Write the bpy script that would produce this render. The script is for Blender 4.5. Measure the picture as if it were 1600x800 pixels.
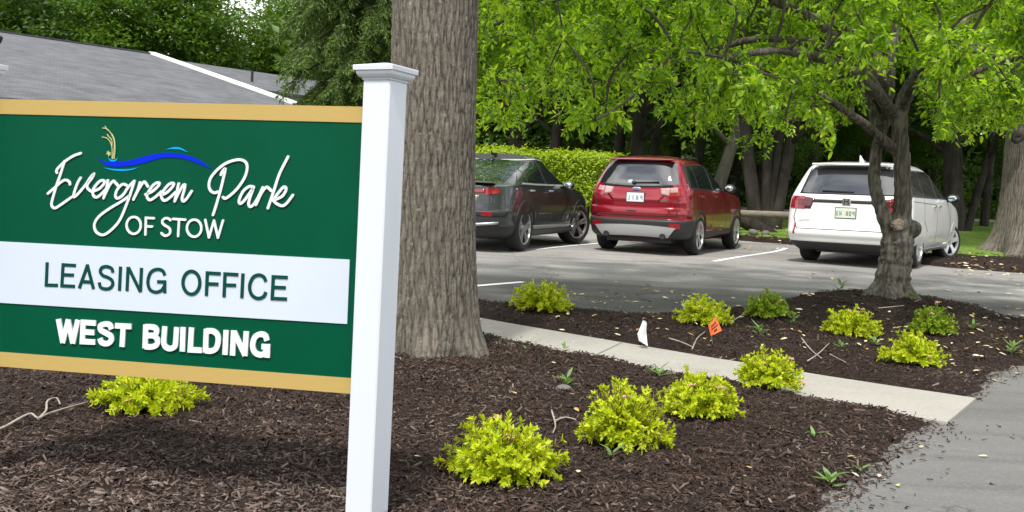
import bpy, bmesh, math, random
import numpy as np
from mathutils import Vector, Matrix
from mathutils.bvhtree import BVHTree
for o in list(bpy.data.objects): bpy.data.objects.remove(o)
rng = np.random.default_rng(7)
random.seed(7)
S = bpy.context.scene
COL = S.collection
rad = math.radians
# ------------------------------------------------------------------ camera
FPX, CX, CY = 1600.0, 800.0, 400.0
PITCH, ROLL, CAMZ = math.atan(75/FPX), math.atan(0.05), 1.08
cam = bpy.data.cameras.new("camera"); cam.sensor_width = 36; cam.lens = 36*FPX/1600
cam.clip_start = .05; cam.clip_end = 2000
camo = bpy.data.objects.new("camera", cam); COL.objects.link(camo)
RM = Matrix.Rotation(math.pi/2-PITCH, 3, 'X') @ Matrix.Rotation(ROLL, 3, 'Z')
camo.matrix_world = Matrix.Translation((0, 0, CAMZ)) @ RM.to_4x4()
S.camera = camo
RN = np.array(RM); CN = np.array([0, 0, CAMZ])
# ------------------------------------------------------------------ world, sun, exposure
SUN_EL, SUN_AZ = rad(58), rad(-19)     # azimuth: direction towards the sun, from -Y clockwise (behind the camera, to the left)
W = bpy.data.worlds.new("World"); S.world = W; W.use_nodes = True
nt = W.node_tree; nt.nodes.clear()
sky = nt.nodes.new('ShaderNodeTexSky'); sky.sky_type = 'NISHITA'; sky.sun_disc = False
sun_dir = Vector((math.sin(SUN_AZ)*math.cos(SUN_EL), -math.cos(SUN_AZ)*math.cos(SUN_EL), math.sin(SUN_EL)))
sky.sun_elevation = SUN_EL; sky.sun_rotation = math.atan2(sun_dir.x, sun_dir.y)
sky.air_density = 1.0; sky.dust_density = 1.2; sky.ozone_density = 1.2
tc = nt.nodes.new('ShaderNodeTexCoord')
mp = nt.nodes.new('ShaderNodeMapping'); mp.inputs['Scale'].default_value = (1, 1, 2.2)
nz = nt.nodes.new('ShaderNodeTexNoise'); nz.inputs['Scale'].default_value = 2.6; nz.inputs['Detail'].default_value = 7; nz.inputs['Roughness'].default_value = .55
rp = nt.nodes.new('ShaderNodeValToRGB'); rp.color_ramp.elements[0].position = .36; rp.color_ramp.elements[1].position = .60
mx = nt.nodes.new('ShaderNodeMix'); mx.data_type = 'RGBA'
mx.inputs['B'].default_value = (14.5, 14.3, 14.0, 1)
bg = nt.nodes.new('ShaderNodeBackground'); bg.inputs['Strength'].default_value = .108
ow = nt.nodes.new('ShaderNodeOutputWorld')
L = nt.links.new
L(tc.outputs['Generated'], mp.inputs['Vector']); L(mp.outputs['Vector'], nz.inputs['Vector']); L(nz.outputs['Fac'], rp.inputs['Fac'])
L(rp.outputs['Color'], mx.inputs['Factor']); L(sky.outputs['Color'], mx.inputs['A']); L(mx.outputs['Result'], bg.inputs['Color'])
L(bg.outputs['Background'], ow.inputs['Surface'])
sl = bpy.data.lights.new("sun", 'SUN'); sl.energy = 3.1; sl.angle = rad(4); sl.color = (1, .955, .88)
so = bpy.data.objects.new("sun", sl); COL.objects.link(so); so.rotation_euler = sun_dir.to_track_quat('Z', 'Y').to_euler()
so.location = sun_dir*40
vs = S.view_settings; vs.view_transform = 'Standard'; vs.look = 'None'; vs.gamma = 1; vs.use_curve_mapping = False
vs.exposure = 0.52
S.cycles.max_bounces = 8; S.cycles.transparent_max_bounces = 8
# ------------------------------------------------------------------ helpers
def ray(px, py): return RN @ np.array([(px-CX)/FPX, -(py-CY)/FPX, -1.0])
def pchip(x, y):
    x = np.asarray(x, float); y = np.asarray(y, float)
    h = np.diff(x); d = np.diff(y, axis=0)/(h[:, None] if y.ndim > 1 else h)
    m = np.zeros_like(y)
    for i in range(1, len(x)-1):
        w1, w2 = 2*h[i]+h[i-1], h[i]+2*h[i-1]
        with np.errstate(divide='ignore', invalid='ignore'):
            v = (w1+w2)/(w1/d[i-1]+w2/d[i])
        m[i] = np.where(d[i-1]*d[i] > 0, v, 0)
    m[0] = d[0]; m[-1] = d[-1]
    def f(q):
        q = np.clip(np.asarray(q, float), x[0], x[-1]); i = np.clip(np.searchsorted(x, q, side='right')-1, 0, len(x)-2)
        t = (q-x[i])/h[i]; H = h[i]
        if y.ndim > 1: t = t[..., None]; H = H[..., None]
        return (2*t**3-3*t**2+1)*y[i]+(t**3-2*t**2+t)*H*m[i]+(-2*t**3+3*t**2)*y[i+1]+(t**3-t**2)*H*m[i+1]
    return f
_hf = pchip([-60, 6.5, 10, 14, 18, 20.8, 22.6, 28, 40, 60, 120, 400], [0, 0, .12, .27, .41, .49, .70, 1.0, 1.5, 1.95, 2.2, 2.4])
def H(x, y): return _hf(np.asarray(y, float)+.22*np.asarray(x, float)*np.clip((np.asarray(y, float)-8)/8, 0, 1)*np.clip((30-np.asarray(y, float))/8, 0, 1)*.35)
def G(px, py, off=0.0):
    d = ray(px, py); z = off
    for _ in range(25):
        t = (z-CAMZ)/d[2]; p = CN+d*t; z = .5*z+.5*(float(H(p[0], p[1]))+off)
    return p
def D(px, py, Y):
    d = ray(px, py); return CN+d*(Y/d[1])
def link(o, parent=None):
    COL.objects.link(o)
    if parent is not None: o.parent = parent
    return o
def tag(o, label=None, cat=None, group=None, kind=None):
    if label: o['label'] = label
    if cat: o['category'] = cat
    if group: o['group'] = group
    if kind: o['kind'] = kind
    return o
def empty(name, loc, rot=(0, 0, 0)):
    o = bpy.data.objects.new(name, None); COL.objects.link(o); o.location = loc; o.rotation_euler = rot; o.empty_display_size = .2
    return o
def mesh(name, V, F, mat, parent=None, smooth=False, sharp=None, mi=None):
    me = bpy.data.meshes.new(name)
    V = np.asarray(V, np.float32)
    if isinstance(F, np.ndarray):
        n, k = F.shape
        me.vertices.add(len(V)); me.vertices.foreach_set('co', V.ravel())
        me.loops.add(n*k); me.loops.foreach_set('vertex_index', F.astype(np.int32).ravel())
        me.polygons.add(n); me.polygons.foreach_set('loop_start', np.arange(0, n*k, k, dtype=np.int32))
        me.update(calc_edges=True)
    else:
        me.from_pydata([tuple(v) for v in V], [], F)
    for m in (mat if isinstance(mat, (list, tuple)) else [mat]): me.materials.append(m)
    if mi is not None: me.polygons.foreach_set('material_index', np.asarray(mi, np.int32))
    if smooth: me.polygons.foreach_set('use_smooth', np.ones(len(me.polygons), bool))
    me.update()
    if sharp: me.set_sharp_from_angle(angle=rad(sharp))
    return link(bpy.data.objects.new(name, me), parent)
class MB:
    def __init__(s): s.v = []; s.f = []; s.m = []; s.cur = 0
    def add(s, V, F):
        b = len(s.v); s.v += [tuple(map(float, v)) for v in V]; s.f += [tuple(i+b for i in f) for f in F]; s.m += [s.cur]*len(F)
    def box(s, c, size, rot=None, taper=1.0, bev=0.0):
        x, y, z = [q/2 for q in size]
        if bev > 0:
            b = bev; V = []; 
            pts = [(-x, -y), (x, -y), (x, y), (-x, y)]
            ring = []
            for (px, py) in pts:
                sx, sy = (1 if px > 0 else -1), (1 if py > 0 else -1)
                a, c2 = (px-sx*b, py), (px, py-sy*b)
                ring += [c2, a] if sx*sy > 0 else [a, c2]
            ring = sorted(ring, key=lambda p: math.atan2(p[1]/y, p[0]/x))
            for zz, k in ((-z, b), (-z+b, 0), (z-b, 0), (z, b)):
                for (px, py) in ring: V.append((px*(1-k/x) if k else px, py*(1-k/y) if k else py, zz))
            n = 8; F = [tuple(range(n))[::-1], tuple(range(3*n, 4*n))]
            for r in range(3):
                for i in range(n): F.append((r*n+i, r*n+(i+1) % n, (r+1)*n+(i+1) % n, (r+1)*n+i))
        else:
            V = [(-x, -y, -z), (x, -y, -z), (x, y, -z), (-x, y, -z), (-x*taper, -y*taper, z), (x*taper, -y*taper, z), (x*taper, y*taper, z), (-x*taper, y*taper, z)]
            F = [(3, 2, 1, 0), (4, 5, 6, 7), (0, 1, 5, 4), (1, 2, 6, 5), (2, 3, 7, 6), (3, 0, 4, 7)]
        V = np.array(V)
        if rot is not None: V = V @ np.array(rot).T
        s.add(V+np.array(c), F); return s
    def tube(s, pts, radii, n=8, cap=True, jitter=0):
        P = np.asarray(pts, float); R = np.broadcast_to(np.asarray(radii, float), (len(P),))
        T = np.gradient(P, axis=0); T /= np.linalg.norm(T, axis=1)[:, None]+1e-12
        a = np.array([0, 0, 1.]) if abs(T[0][2]) < .9 else np.array([1., 0, 0])
        u = np.cross(a, T[0]); u /= np.linalg.norm(u); V = []
        ang = np.linspace(0, 2*np.pi, n, endpoint=False)
        for i in range(len(P)):
            u = u-T[i]*(u@T[i]); u /= np.linalg.norm(u)+1e-12; w = np.cross(T[i], u)
            rr = R[i]*(1+(jitter*(rng.random(n)-.5) if jitter else 0))
            V += list(P[i]+(np.cos(ang)*rr)[:, None]*u+(np.sin(ang)*rr)[:, None]*w)
        F = []
        for i in range(len(P)-1):
            for j in range(n): F.append((i*n+j, i*n+(j+1) % n, (i+1)*n+(j+1) % n, (i+1)*n+j))
        if cap: F += [tuple(range(n))[::-1], tuple(range((len(P)-1)*n, len(P)*n))]
        s.add(V, F); return s
    def lathe(s, prof, axis='z', n=32, c=(0, 0, 0)):
        V = []; 
        for (r, h) in prof:
            for k in range(n):
                a = 2*math.pi*k/n
                p = (r*math.cos(a), r*math.sin(a), h) if axis == 'z' else (r*math.cos(a), h, r*math.sin(a))
                V.append((p[0]+c[0], p[1]+c[1], p[2]+c[2]))
        F = []
        for i in range(len(prof)-1):
            for k in range(n):
                q = (i*n+k, i*n+(k+1) % n, (i+1)*n+(k+1) % n, (i+1)*n+k)
                F.append(q if axis == 'z' else q[::-1])
        s.add(V, F); return s
    def ell(s, c, r, n=12, m=8, rot=None):
        V = []; 
        for i in range(m+1):
            t = math.pi*i/m
            for k in range(n):
                a = 2*math.pi*k/n; V.append((r[0]*math.sin(t)*math.cos(a), r[1]*math.sin(t)*math.sin(a), r[2]*math.cos(t)))
        V = np.array(V)
        if rot is not None: V = V@np.array(rot).T
        F = [(i*n+k, (i+1)*n+k, (i+1)*n+(k+1) % n, i*n+(k+1) % n) for i in range(m) for k in range(n)]
        s.add(V+np.array(c), F); return s
    def build(s, name, mat, parent=None, smooth=False, sharp=None):
        return mesh(name, s.v, s.f, mat, parent, smooth or bool(sharp), sharp, s.m if isinstance(mat, (list, tuple)) else None)
def cat(path, n):      # smooth curve through points
    P = np.asarray(path, float); P = np.vstack([2*P[0]-P[1], P, 2*P[-1]-P[-2]]); out = []
    k = len(P)-3
    for q in np.linspace(0, k, n):
        i = min(int(q), k-1); t = q-i; a, b, c, d = P[i:i+4]
        out.append(.5*((2*b)+(-a+c)*t+(2*a-5*b+4*c-d)*t*t+(-a+3*b-3*c+d)*t**3))
    return np.array(out)
def _h(i, j, k, s):
    n = (i*374761393+j*668265263+k*2147483647+s*1274126177) & 0xffffffff
    n = ((n ^ (n >> 13))*1274126177) & 0xffffffff
    return ((n ^ (n >> 16)) & 0xffff)/65535.0
def vnoise(x, y, z=0, s=0):
    x, y, z = np.broadcast_arrays(np.asarray(x, float), np.asarray(y, float), np.asarray(z, float))
    i, j, k = [np.floor(q).astype(np.int64) for q in (x, y, z)]; u, v, w = x-i, y-j, z-k
    u, v, w = [q*q*(3-2*q) for q in (u, v, w)]; r = 0
    for a in (0, 1):
        for b in (0, 1):
            for c in (0, 1):
                r = r+_h(i+a, j+b, k+c, s)*(u if a else 1-u)*(v if b else 1-v)*(w if c else 1-w)
    return r
def fbm(x, y, z=0, o=4, s=0):
    t = 0; a = .5; f = 1
    for q in range(o): t = t+a*vnoise(np.asarray(x)*f, np.asarray(y)*f, np.asarray(z)*f, s+q); a *= .5; f *= 2.03
    return t
def sdf(x, y, poly):      # signed distance, positive inside
    P = np.asarray(poly, float); x = np.asarray(x, float); y = np.asarray(y, float)
    d = np.full(x.shape, 1e9); ins = np.zeros(x.shape, bool)
    for a, b in zip(P, np.roll(P, -1, axis=0)):
        e = b-a; t = np.clip(((x-a[0])*e[0]+(y-a[1])*e[1])/(e@e+1e-12), 0, 1)
        d = np.minimum(d, np.hypot(x-a[0]-t*e[0], y-a[1]-t*e[1]))
        c = ((a[1] > y) != (b[1] > y)); 
        with np.errstate(divide='ignore', invalid='ignore'): ins ^= c & (x < (b[0]-a[0])*(y-a[1])/(b[1]-a[1])+a[0])
    return np.where(ins, d, -d)
# ------------------------------------------------------------------ materials
def newmat(name):
    m = bpy.data.materials.new(name); m.use_nodes = True; n = m.node_tree
    return m, n, n.nodes['Principled BSDF']
def P(name, col, rough=.6, metal=0, spec=.5, coat=0, bump=None, vary=None, coords='Object', trans=None, emit=None):
    """vary = (scale, colour2, low, high[, stretch]) noise mixing; bump = (scale, strength, distance[, stretch])"""
    m, n, b = newmat(name)
    b.inputs['Base Color'].default_value = (*col, 1); b.inputs['Roughness'].default_value = rough; b.inputs['Metallic'].default_value = metal
    b.inputs['Specular IOR Level'].default_value = spec; b.inputs['Coat Weight'].default_value = coat; b.inputs['Coat Roughness'].default_value = .03
    t = n.nodes.new('ShaderNodeTexCoord')
    def noise(scale, st, det=6):
        mpn = n.nodes.new('ShaderNodeMapping'); mpn.inputs['Scale'].default_value = st or (1, 1, 1)
        q = n.nodes.new('ShaderNodeTexNoise'); q.inputs['Scale'].default_value = scale; q.inputs['Detail'].default_value = det; q.inputs['Roughness'].default_value = .6
        n.links.new(t.outputs[coords], mpn.inputs['Vector']); n.links.new(mpn.outputs['Vector'], q.inputs['Vector']); return q
    last = None
    for v in ([vary] if isinstance(vary, tuple) else (vary or [])):
        q = noise(v[0], v[4] if len(v) > 4 else None)
        r = n.nodes.new('ShaderNodeMapRange'); r.inputs['From Min'].default_value = v[2]; r.inputs['From Max'].default_value = v[3]
        mxn = n.nodes.new('ShaderNodeMix'); mxn.data_type = 'RGBA'; mxn.inputs['A'].default_value = (*col, 1); mxn.inputs['B'].default_value = (*v[1], 1)
        n.links.new(q.outputs['Fac'], r.inputs['Value']); n.links.new(r.outputs['Result'], mxn.inputs['Factor'])
        if last is not None: n.links.new(last, mxn.inputs['A'])
        last = mxn.outputs['Result']
    if last is not None: n.links.new(last, b.inputs['Base Color'])
    prev = None
    for v in ([bump] if isinstance(bump, tuple) else (bump or [])):
        q = noise(v[0], v[3] if len(v) > 3 else None)
        bn = n.nodes.new('ShaderNodeBump'); bn.inputs['Strength'].default_value = v[1]; bn.inputs['Distance'].default_value = v[2]
        n.links.new(q.outputs['Fac'], bn.inputs['Height'])
        if prev is not None: n.links.new(prev, bn.inputs['Normal'])
        prev = bn.outputs['Normal']
    if prev is not None: n.links.new(prev, b.inputs['Normal'])
    return m
def leafmat(name, c1, c2, c3=None, trans=.45, rough=.45, tcol=None):
    m, n, b = newmat(name)
    g = n.nodes.new('ShaderNodeNewGeometry'); r = n.nodes.new('ShaderNodeValToRGB')
    r.color_ramp.elements[0].color = (*c1, 1); r.color_ramp.elements[1].color = (*c2, 1)
    if c3: e = r.color_ramp.elements.new(.93); e.color = (*c2, 1); r.color_ramp.elements[2].color = (*c3, 1)
    n.links.new(g.outputs['Random Per Island'], r.inputs['Fac']); n.links.new(r.outputs['Color'], b.inputs['Base Color'])
    b.inputs['Roughness'].default_value = rough; b.inputs['Specular IOR Level'].default_value = .4
    tr = n.nodes.new('ShaderNodeBsdfTranslucent'); ms = n.nodes.new('ShaderNodeMixShader'); ms.inputs['Fac'].default_value = trans
    hs = n.nodes.new('ShaderNodeMix'); hs.data_type = 'RGBA'; hs.blend_type = 'MULTIPLY'; hs.inputs['Factor'].default_value = 1; hs.inputs['B'].default_value = (*(tcol or (1.7, 1.6, .6)), 1)
    n.links.new(r.outputs['Color'], hs.inputs['A']); n.links.new(hs.outputs['Result'], tr.inputs['Color'])
    n.links.new(b.outputs['BSDF'], ms.inputs[1]); n.links.new(tr.outputs['BSDF'], ms.inputs[2])
    n.links.new(ms.outputs['Shader'], n.nodes['Material Output'].inputs['Surface'])
    return m
def islandmat(name, stops, rough=.8, bump=None):
    m, n, b = newmat(name); g = n.nodes.new('ShaderNodeNewGeometry'); r = n.nodes.new('ShaderNodeValToRGB')
    while len(r.color_ramp.elements) < len(stops): r.color_ramp.elements.new(.5)
    for e, (p, c) in zip(r.color_ramp.elements, stops): e.position = p
    for e, (p, c) in zip(r.color_ramp.elements, stops): e.color = (*c, 1)
    n.links.new(g.outputs['Random Per Island'], r.inputs['Fac']); n.links.new(r.outputs['Color'], b.inputs['Base Color']); b.inputs['Roughness'].default_value = rough
    b.inputs['Specular IOR Level'].default_value = .3
    return m
def barkmat(name, c1, c2, sc=9, st=(1, 1, .22), strength=.9, dist=.03):
    return P(name, c1, .92, spec=.2, vary=[(sc, c2, .35, .65, st), (2.2, tuple(q*.75 for q in c1), .45, .75)], bump=[(sc*1.6, strength, dist, st), (sc*7, .5, dist*.3)])
M = {}
M['white'] = P('white_vinyl', (.60, .64, .69), .35, vary=[(5, (.55, .59, .63), .5, .8, (1, 1, .3)), (60, (.53, .54, .53), .68, .8)], bump=(3, .03, .01))
M['sign_white'] = P('sign_white', (.53, .59, .67), .4, spec=.3, vary=(2.5, (.49, .56, .66), .4, .8))
M['green'] = P('sign_green', (.0, .064, .030), .42, spec=.08, vary=(3, (.0, .076, .039), .45, .8), bump=(140, .05, .001, (1, 1, 4)))
M['letter_green'] = P('letter_green', (.0, .05, .036), .4, spec=.15)
M['gold'] = P('sign_gold', (.44, .315, .105), .45, spec=.15, vary=(60, (.42, .30, .10), .4, .7, (.3, 1, 3)))
M['letter_white'] = P('letter_white', (.66, .70, .73), .35)
M['blue'] = P('emblem_blue', (.0, .018, .55), .4, spec=.1); M['cyan'] = P('emblem_cyan', (.0, .32, .72), .4, spec=.1); M['tan'] = P('emblem_tan', (.45, .46, .2), .5)
M['asphalt'] = None
M['concrete'] = P('concrete', (.36, .345, .31), .9, spec=.2, vary=[(1.6, (.30, .285, .255), .4, .7), (30, (.40, .385, .35), .45, .75), (.8, (.26, .24, .21), .62, .8)], bump=[(60, .35, .006), (300, .3, .003)])
M['line'] = P('line_paint', (.75, .76, .77), .6, vary=(14, (.35, .35, .35), .55, .75))
M['lawn'] = P('lawn_grass', (.15, .25, .04), .9, spec=.15, vary=[(1.2, (.22, .32, .06), .4, .7), (18, (.06, .12, .02), .45, .75)], bump=(70, .8, .04))
M['soil'] = P('wood_floor', (.05, .042, .03), .95, spec=.1, vary=(1.5, (.05, .07, .02), .4, .7), bump=(12, .8, .06))
M['path'] = P('gravel_path', (.52, .50, .46), .9, vary=(6, (.42, .41, .38), .4, .7))
M['bark_big'] = barkmat('bark_grey_brown', (.135, .112, .088), (.215, .185, .15), 16, (1, 1, .18), .6, .012)
M['bark_crab'] = barkmat('bark_crabapple', (.06, .05, .041), (.125, .105, .088), 14, (1, 1, .25), 1, .03)
def furrow():
    m, n, b = newmat('bark_furrowed'); a = n.nodes.new('ShaderNodeAttribute'); a.attribute_name = 'plate'
    r = n.nodes.new('ShaderNodeValToRGB'); r.color_ramp.elements[0].color = (.030, .026, .021, 1); r.color_ramp.elements[0].position = .18; r.color_ramp.elements[1].color = (.175, .158, .130, 1); r.color_ramp.elements[1].position = .95
    e = r.color_ramp.elements.new(.55); e.color = (.092, .081, .066, 1)
    t = n.nodes.new('ShaderNodeTexCoord'); q = n.nodes.new('ShaderNodeTexNoise'); q.inputs['Scale'].default_value = 95; q.inputs['Detail'].default_value = 5
    q2 = n.nodes.new('ShaderNodeTexNoise'); q2.inputs['Scale'].default_value = 3; q2.inputs['Detail'].default_value = 3
    x = n.nodes.new('ShaderNodeMix'); x.data_type = 'RGBA'; x.blend_type = 'OVERLAY'; x.inputs['Factor'].default_value = .5
    y = n.nodes.new('ShaderNodeMix'); y.data_type = 'RGBA'; y.blend_type = 'OVERLAY'; y.inputs['Factor'].default_value = .35
    n.links.new(t.outputs['Object'], q.inputs['Vector']); n.links.new(t.outputs['Object'], q2.inputs['Vector']); n.links.new(a.outputs['Fac'], r.inputs['Fac'])
    n.links.new(r.outputs['Color'], x.inputs['A']); n.links.new(q.outputs['Fac'], x.inputs['B']); n.links.new(x.outputs['Result'], y.inputs['A']); n.links.new(q2.outputs['Fac'], y.inputs['B']); n.links.new(y.outputs['Result'], b.inputs['Base Color'])
    q3 = n.nodes.new('ShaderNodeTexNoise'); q3.inputs['Scale'].default_value = 22; q3.inputs['Detail'].default_value = 4; n.links.new(t.outputs['Object'], q3.inputs['Vector']); mr = n.nodes.new('ShaderNodeMapRange'); mr.inputs['From Min'].default_value = .66; mr.inputs['From Max'].default_value = .74; mr.inputs['To Max'].default_value = .55; n.links.new(q3.outputs['Fac'], mr.inputs['Value'])
    lc = n.nodes.new('ShaderNodeMix'); lc.data_type = 'RGBA'; lc.inputs['B'].default_value = (.30, .30, .25, 1); n.links.new(mr.outputs['Result'], lc.inputs['Factor']); n.links.new(y.outputs['Result'], lc.inputs['A']); n.links.new(lc.outputs['Result'], b.inputs['Base Color'])
    bn = n.nodes.new('ShaderNodeBump'); bn.inputs['Strength'].default_value = .6; bn.inputs['Distance'].default_value = .004; n.links.new(q.outputs['Fac'], bn.inputs['Height']); n.links.new(bn.outputs['Normal'], b.inputs['Normal'])
    b.inputs['Roughness'].default_value = .92; b.inputs['Specular IOR Level'].default_value = .2
    return m
M['bark_furrow'] = furrow()
M['bark_dark'] = barkmat('bark_dark', (.020, .017, .014), (.048, .042, .036), 7)
M['bark_pale'] = barkmat('bark_pale', (.10, .09, .077), (.17, .155, .135), 7)
M['cutwood'] = P('cut_wood', (.30, .25, .19), .85, vary=[(14, (.13, .095, .07), .40, .62), (50, (.36, .31, .25), .5, .7)], bump=(40, .8, .01))
M['twig'] = P('twig', (.36, .32, .27), .85, vary=(30, (.22, .18, .14), .45, .7))
M['stem'] = P('shrub_stem', (.16, .075, .04), .8)
M['spirea'] = leafmat('spirea_leaf', (.33, .45, .012), (.62, .69, .02), (.70, .70, .05), .4, .45, (1.3, 1.25, .6))
M['spirea_green'] = leafmat('spirea_leaf_green', (.16, .30, .02), (.33, .45, .02), (.42, .48, .04), .35, .45, (1.3, 1.25, .6))
M['pink'] = islandmat('flower_pink', [(0, (.62, .26, .27)), (1, (.72, .42, .36))])
M['crableaf'] = leafmat('crabapple_leaf', (.065, .165, .014), (.40, .59, .036), (.60, .68, .06), .5, .4, (1.75, 1.75, .5))
M['oakleaf'] = leafmat('oak_leaf', (.04, .085, .013), (.085, .14, .02), None, .45)
M['woodleaf'] = leafmat('woodland_leaf', (.040, .10, .014), (.12, .22, .026), None, .4)
M['mapleleaf'] = leafmat('maple_leaf', (.07, .15, .012), (.20, .32, .022), None, .5, .45, (1.7, 1.8, .5))
M['darkleaf'] = leafmat('under_leaf', (.035, .085, .014), (.09, .17, .024), None, .3)
M['hedge'] = leafmat('hedge_leaf', (.20, .32, .012), (.38, .48, .02), None, .4, .45, (1.5, 1.4, .6))
M['needle'] = leafmat('spruce_needle', (.040, .085, .016), (.12, .19, .03), (.20, .26, .05), .25, .55, (1.4, 1.4, .8))
M['weed'] = leafmat('weed_leaf', (.11, .21, .06), (.20, .32, .12), None, .3)
M['dryleaf'] = islandmat('dry_leaf', [(0, (.36, .20, .06)), (.35, (.58, .48, .22)), (1, (.66, .61, .47))])
M['chip'] = islandmat('mulch_chip', [(0, (.012, .007, .005)), (.45, (.030, .0165, .0115)), (.8, (.051, .030, .021)), (.95, (.086, .055, .040)), (1, (.13, .093, .072))], .75)
M['chip_pale'] = islandmat('mulch_chip_pale', [(0, (.038, .025, .020)), (.5, (.085, .060, .048)), (.9, (.145, .108, .09)), (1, (.22, .175, .145))], .85)
M['mulch'] = P('mulch_base', (.022, .014, .011), .9, spec=.2, vary=(40, (.040, .025, .019), .4, .7), bump=[(60, 1, .03), (18, .6, .04)])
M['shingle'] = None
M['trim'] = P('white_trim', (.80, .80, .80), .5)
M['siding'] = P('siding', (.55, .53, .48), .7)
M['black'] = P('black_plastic', (.018, .018, .019), .55)
M['wood'] = P('weathered_rail', (.21, .18, .135), .9, vary=(20, (.13, .11, .085), .4, .7, (.15, 1, 1)), bump=(40, .5, .01, (.15, 1, 1)))
M['rock'] = P('rock', (.12, .11, .10), .8, vary=(30, (.17, .16, .15), .4, .7), bump=(30, .6, .01))
M['flag_white'] = P('flag_white', (.78, .80, .84), .55); M['flag_orange'] = P('flag_orange', (.85, .17, .04), .5); M['ink'] = P('ink', (.12, .03, .02), .6)
M['wire'] = P('wire', (.3, .3, .3), .4, .8)
# cars
M['red_paint'] = P('red_paint', (.27, .004, .015), .25, metal=.45, coat=1, vary=(900, (.34, .007, .02), .5, .7))
M['grey_paint'] = P('grey_paint', (.022, .027, .028), .35, metal=.2, coat=1, vary=(900, (.034, .038, .039), .5, .7))
M['white_paint'] = P('white_paint', (.80, .80, .80), .3, coat=1)
M['glass'] = P('car_glass', (.012, .016, .017), .02, spec=.5); M['glass'].node_tree.nodes['Principled BSDF'].inputs['IOR'].default_value = 2.3
M['rubber'] = P('tyre_rubber', (.014, .014, .014), .8, bump=(60, .3, .004))
M['alloy'] = P('alloy', (.62, .63, .65), .3, metal=.8)
M['silver'] = P('silver_plastic', (.48, .49, .50), .35, metal=.5)
M['bright'] = P('bright_trim', (.66, .67, .68), .3, metal=.2); M['chrome'] = P('chrome', (.8, .8, .82), .08, metal=1)
M['lamp_red'] = P('lamp_red', (.27, .004, .010), .12, coat=1); M['lamp_clear'] = P('lamp_clear', (.42, .27, .28), .12, coat=1)
M['lamp_dark'] = P('lamp_dark', (.07, .004, .008), .1, coat=1)
M['plate'] = P('plate', (.62, .67, .74), .4, vary=(25, (.72, .72, .70), .45, .6)); M['plate_ink'] = P('plate_ink', (.12, .18, .34), .5)
M['plate_b'] = P('plate_pale', (.55, .66, .60), .4, vary=(18, (.75, .70, .55), .45, .6)); M['plate_ink_b'] = P('plate_ink_green', (.10, .20, .16), .5)
M['mirror'] = P('mirror_glass', (.6, .7, .72), .03, metal=1)
def shingles():
    m, n, b = newmat('grey_shingle'); t = n.nodes.new('ShaderNodeTexCoord'); br = n.nodes.new('ShaderNodeTexBrick')
    br.inputs['Color1'].default_value = (.082, .086, .094, 1); br.inputs['Color2'].default_value = (.128, .133, .144, 1); br.inputs['Mortar'].default_value = (.06, .061, .068, 1)
    br.inputs['Scale'].default_value = 1; br.inputs['Mortar Size'].default_value = .012; br.inputs['Brick Width'].default_value = .3; br.inputs['Row Height'].default_value = .14
    q = n.nodes.new('ShaderNodeTexNoise'); q.inputs['Scale'].default_value = 1.1; q.inputs['Detail'].default_value = 8; q.inputs['Roughness'].default_value = .7
    mm = n.nodes.new('ShaderNodeMix'); mm.data_type = 'RGBA'; mm.blend_type = 'OVERLAY'; mm.inputs['Factor'].default_value = .85
    n.links.new(t.outputs['UV'], br.inputs['Vector']); n.links.new(t.outputs['Object'], q.inputs['Vector'])
    n.links.new(br.outputs['Color'], mm.inputs['A']); n.links.new(q.outputs['Fac'], mm.inputs['B']); n.links.new(mm.outputs['Result'], b.inputs['Base Color'])
    bn = n.nodes.new('ShaderNodeBump'); bn.inputs['Strength'].default_value = .5; bn.inputs['Distance'].default_value = .02
    n.links.new(br.outputs['Fac'], bn.inputs['Height']); bn.invert = True; n.links.new(bn.outputs['Normal'], b.inputs['Normal']); b.inputs['Roughness'].default_value = .9
    return m
M['shingle'] = shingles()
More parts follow.
